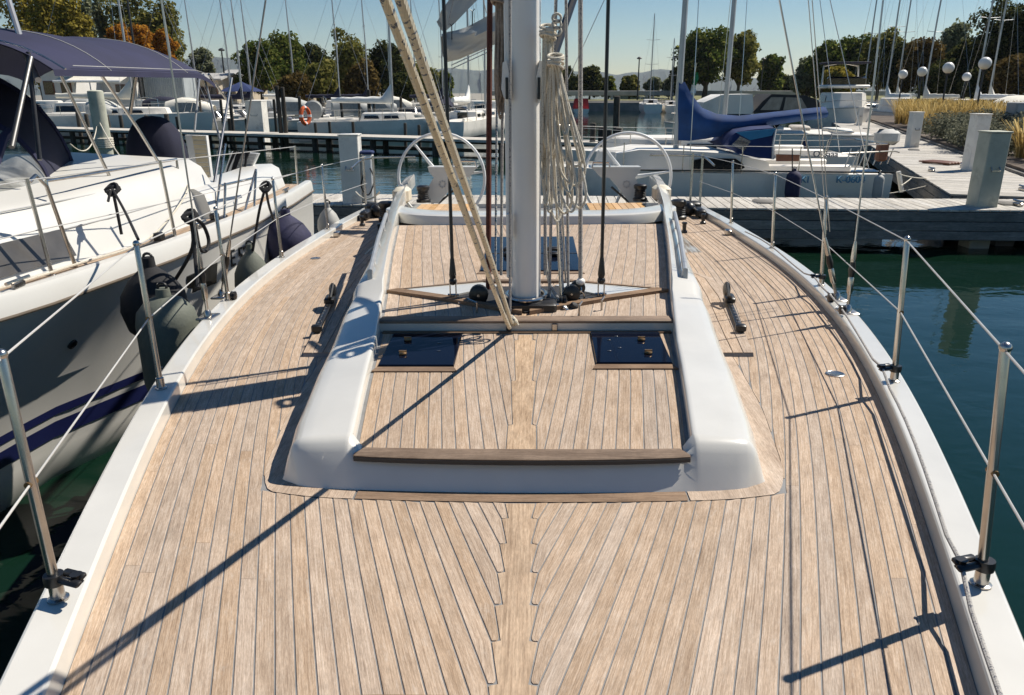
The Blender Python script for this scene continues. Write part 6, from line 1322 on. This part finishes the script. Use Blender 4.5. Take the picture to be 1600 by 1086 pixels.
def street_lamp(label, u, v, y, g):
    c = WY(u, v, y); t = thing('street_lamp', label, 'lamp post', (c.x, c.y, g), (0, 0, 0), 'slim dark street lamps'); h = c.z - g
    m = MB(); m.tube([(0, 0, 0), (0, 0, h)], [.11, .07], 8); m.build('post', lampk, t); m = MB(); m.lathe([(.28, -.1), (.34, .0), (.2, .12), (.05, .18)], (0, 0, h), 12); m.build('lantern', lampk, t)
street_lamp('slim dark street lamp on the causeway left of the distant sailing boat', 999, 91, 108, -.15); street_lamp('slim dark street lamp right of the big causeway tree', 1193, 92, 112, -.15); street_lamp('double-armed street lamp above the bimini edge', 346, 78, 84, -.45); street_lamp('tall black lamp post rising behind the orange shrubs', 196, -20, 66, -.45)
street_lamp('slim dark utility post beside the dark causeway shrub', 1054, 90, 110, -.15)
def house(label, u0, u1, v_eave, v_ridge, y, wallm, roofm, depth=7, name='house', doors=True):
    p0, p1 = WY(u0, v_eave, y), WY(u1, v_eave, y); zr = WY(u0, v_ridge, y).z; g = -.45; w = p1.x - p0.x; t = thing(name, label, 'building', ((p0.x + p1.x) / 2, y, g)); h = p0.z - g; hr = zr - g
    m = MB(); m.bx(-w/2, w/2, 0, depth, 0, h); Wl = m.build('wall', wallm, t, ang=0)
    m = MB(); e = .5; A = [(-w/2 - e, -e, h - .1), (w/2 + e, -e, h - .1), (w/2 + e, depth/2, hr), (-w/2 - e, depth/2, hr)]; B_ = [(-w/2 - e, depth + e, h - .1), (w/2 + e, depth + e, h - .1), (w/2 + e, depth/2, hr), (-w/2 - e, depth/2, hr)]
    m.prism(A, [(x, y_, z + .16) for x, y_, z in A]); m.prism(B_, [(x, y_, z + .158) for x, y_, z in B_]); Rf = m.build('roof', roofm, t, ang=0)
    m = MB(); m.face([(-w/2, 0, h), (-w/2, depth, h), (-w/2, depth/2, hr - .05)]); m.face([(w/2, 0, h), (w/2, depth, h), (w/2, depth/2, hr - .05)]); m.build('gable', wallm, t, ang=0)
    k = max(2, int(w / 2.4))
    for i in range(k):
        x = -w/2 + w * (i + .5) / k; m = MB(); zz = h * .55
        m.cbox((x, -.02, zz), (.42, .05, .5), .02); F_ = m.build('window', woodbrown, t); m = MB(); m.cbox((x, -.08, zz), (.35, .02, .43), .01); m.build('pane', winglass, F_)
    return t
house('white clubhouse with wide dark roof under the bimini', 58, 112, 106, 84, 62, wallw, rooft, 9); house('long low white shed with dark eaves right of the clubhouse', 112, 210, 116, 104, 66, wallw, rooft, 8)
house('beige house with pale roof behind the bank trees', 444, 482, 128, 112, 88, wallb, roofr, 8); house('low beige house beside the street lamp', 345, 382, 122, 110, 86, wallb, concrete, 7); house('low beige hut right of the grey container', 306, 340, 124, 116, 78, wallb, concrete, 6); house('small pale house half hidden behind the boom cover mast', 535, 560, 130, 122, 92, wallb, roofr, 6)
cA = WY(267, 140, 68); t = thing('shipping_container', 'ribbed grey container standing on the left bank', 'container', (cA.x, cA.y, -.45)); m = MB(); w = 60 / FPX * 68 / 2; m.cbox((0, 0, 1.55), (w, 1.2, 1.45), .03); m.build('box', contg, t)
for i in range(22): m = MB(); m.cbox((-w + .1 + i * (2*w - .2) / 21, -1.22, 1.55), (.035, .03, 1.3), .01); m.build('rib', contg, t)
t = thing('awning', 'cream roll-out awning on the clubhouse front', 'awning', WY(135, 128, 61)); m = MB(); m.prism([(-2.6, 0, .0), (2.6, 0, .0), (2.6, 1.5, .45), (-2.6, 1.5, .45)], [(-2.6, 0, .08), (2.6, 0, .08), (2.6, 1.5, .53), (-2.6, 1.5, .53)]); m.build('cloth', cream, t); m = MB(); m.tube([(-2.6, 0, .04), (2.6, 0, .04)], .09, 8); m.build('roller', whitep, t)
t = thing('service_cabinet', 'pale grey service cabinet behind the shrubs at right', 'cabinet', WY(1594, 184, 30)); m = MB(); m.cbox((0, 0, .0), (.42, .3, .55), .03); m.build('body', concrete, t); m = MB(); m.cbox((0, -.31, 0), (.34, .01, .45), .005); m.build('door', gelg, t)
t = thing('gazebo', 'blue pop-up gazebo roof on the left bank', 'gazebo', WY(378, 143, 70)); m = MB(); P = [(-1.5, -1.5, 0), (1.5, -1.5, 0), (1.5, 1.5, 0), (-1.5, 1.5, 0)]; m.prism(P, [(x * .04, y_ * .04, .8) for x, y_, z in P]); m.build('roof', bluedk, t)
for sx_ in (-1.4, 1.4):
    for sy_ in (-1.4, 1.4): m = MB(); m.tube([(sx_, sy_, 0), (sx_, sy_, -1.8)], .03, 6); m.build('leg', steel, t)

# ================================================================== HILLS AND HAZE
HY = 3400
def ridge(name, PXL, y, dep, seed):
    r2 = np.random.default_rng(seed); us = np.arange(PXL[0][0], PXL[-1][0] + 1, 4.0); vs = np.interp(us, [p[0] for p in PXL], [p[1] for p in PXL]); jit = np.convolve(r2.normal(size=len(us) + 8), np.ones(5) / 5, 'valid')[:len(us)] * 1.6
    rows = [[], [], [], [], []]
    for u, v, j in zip(us, vs, jit):
        top_ = WY(float(u), float(v + j), y + dep); zt = max(3., top_.z); x0 = top_.x
        for k, (f, dz) in enumerate(((0, 0), (.35, .42), (.7, .8), (1., 1.), (1.8, 0))):
            rows[k].append((x0 * (y + dep * f) / (y + dep), y + dep * f + 40 * r2.normal() * (k in (1, 2)), WATER - 1 + (zt - WATER + 1) * dz * (1 + .06 * r2.normal() * (k in (1, 2)))))
    m = MB(); m.grid(rows); return struct(m.build(name, hillm, ang=60))
ridge('hills', [(-300, 110), (200, 100), (330, 88), (380, 92), (480, 105), (600, 112), (640, 114), (700, 105), (740, 110), (790, 106), (830, 113), (880, 110), (905, 113), (930, 111), (965, 117), (1000, 113), (1022, 108), (1060, 111), (1100, 119), (1180, 122), (1230, 121), (1330, 126), (1420, 120), (1600, 112), (1900, 105)], 2700, 700, 3)
hz = MB(); hz.bx(-4600, 4600, -120, 4900, WATER - 1.5, 190); hz = hz.build('haze', bpy.data.materials.new('haze_air'), ang=0); hm = hz.data.materials[0]; hm.use_nodes = True; hn = hm.node_tree; hn.nodes.remove(hn.nodes['Principled BSDF'])
pv = hn.nodes.new('ShaderNodeVolumePrincipled'); pv.inputs['Color'].default_value = (.80, .88, 1., 1); pv.inputs['Density'].default_value = .00008; pv.inputs['Anisotropy'].default_value = .2; hn.links.new(pv.outputs[0], hn.nodes['Material Output'].inputs['Volume'])
tag(hz, 'pale blue haze over the distant hills', 'haze', None, 'stuff')
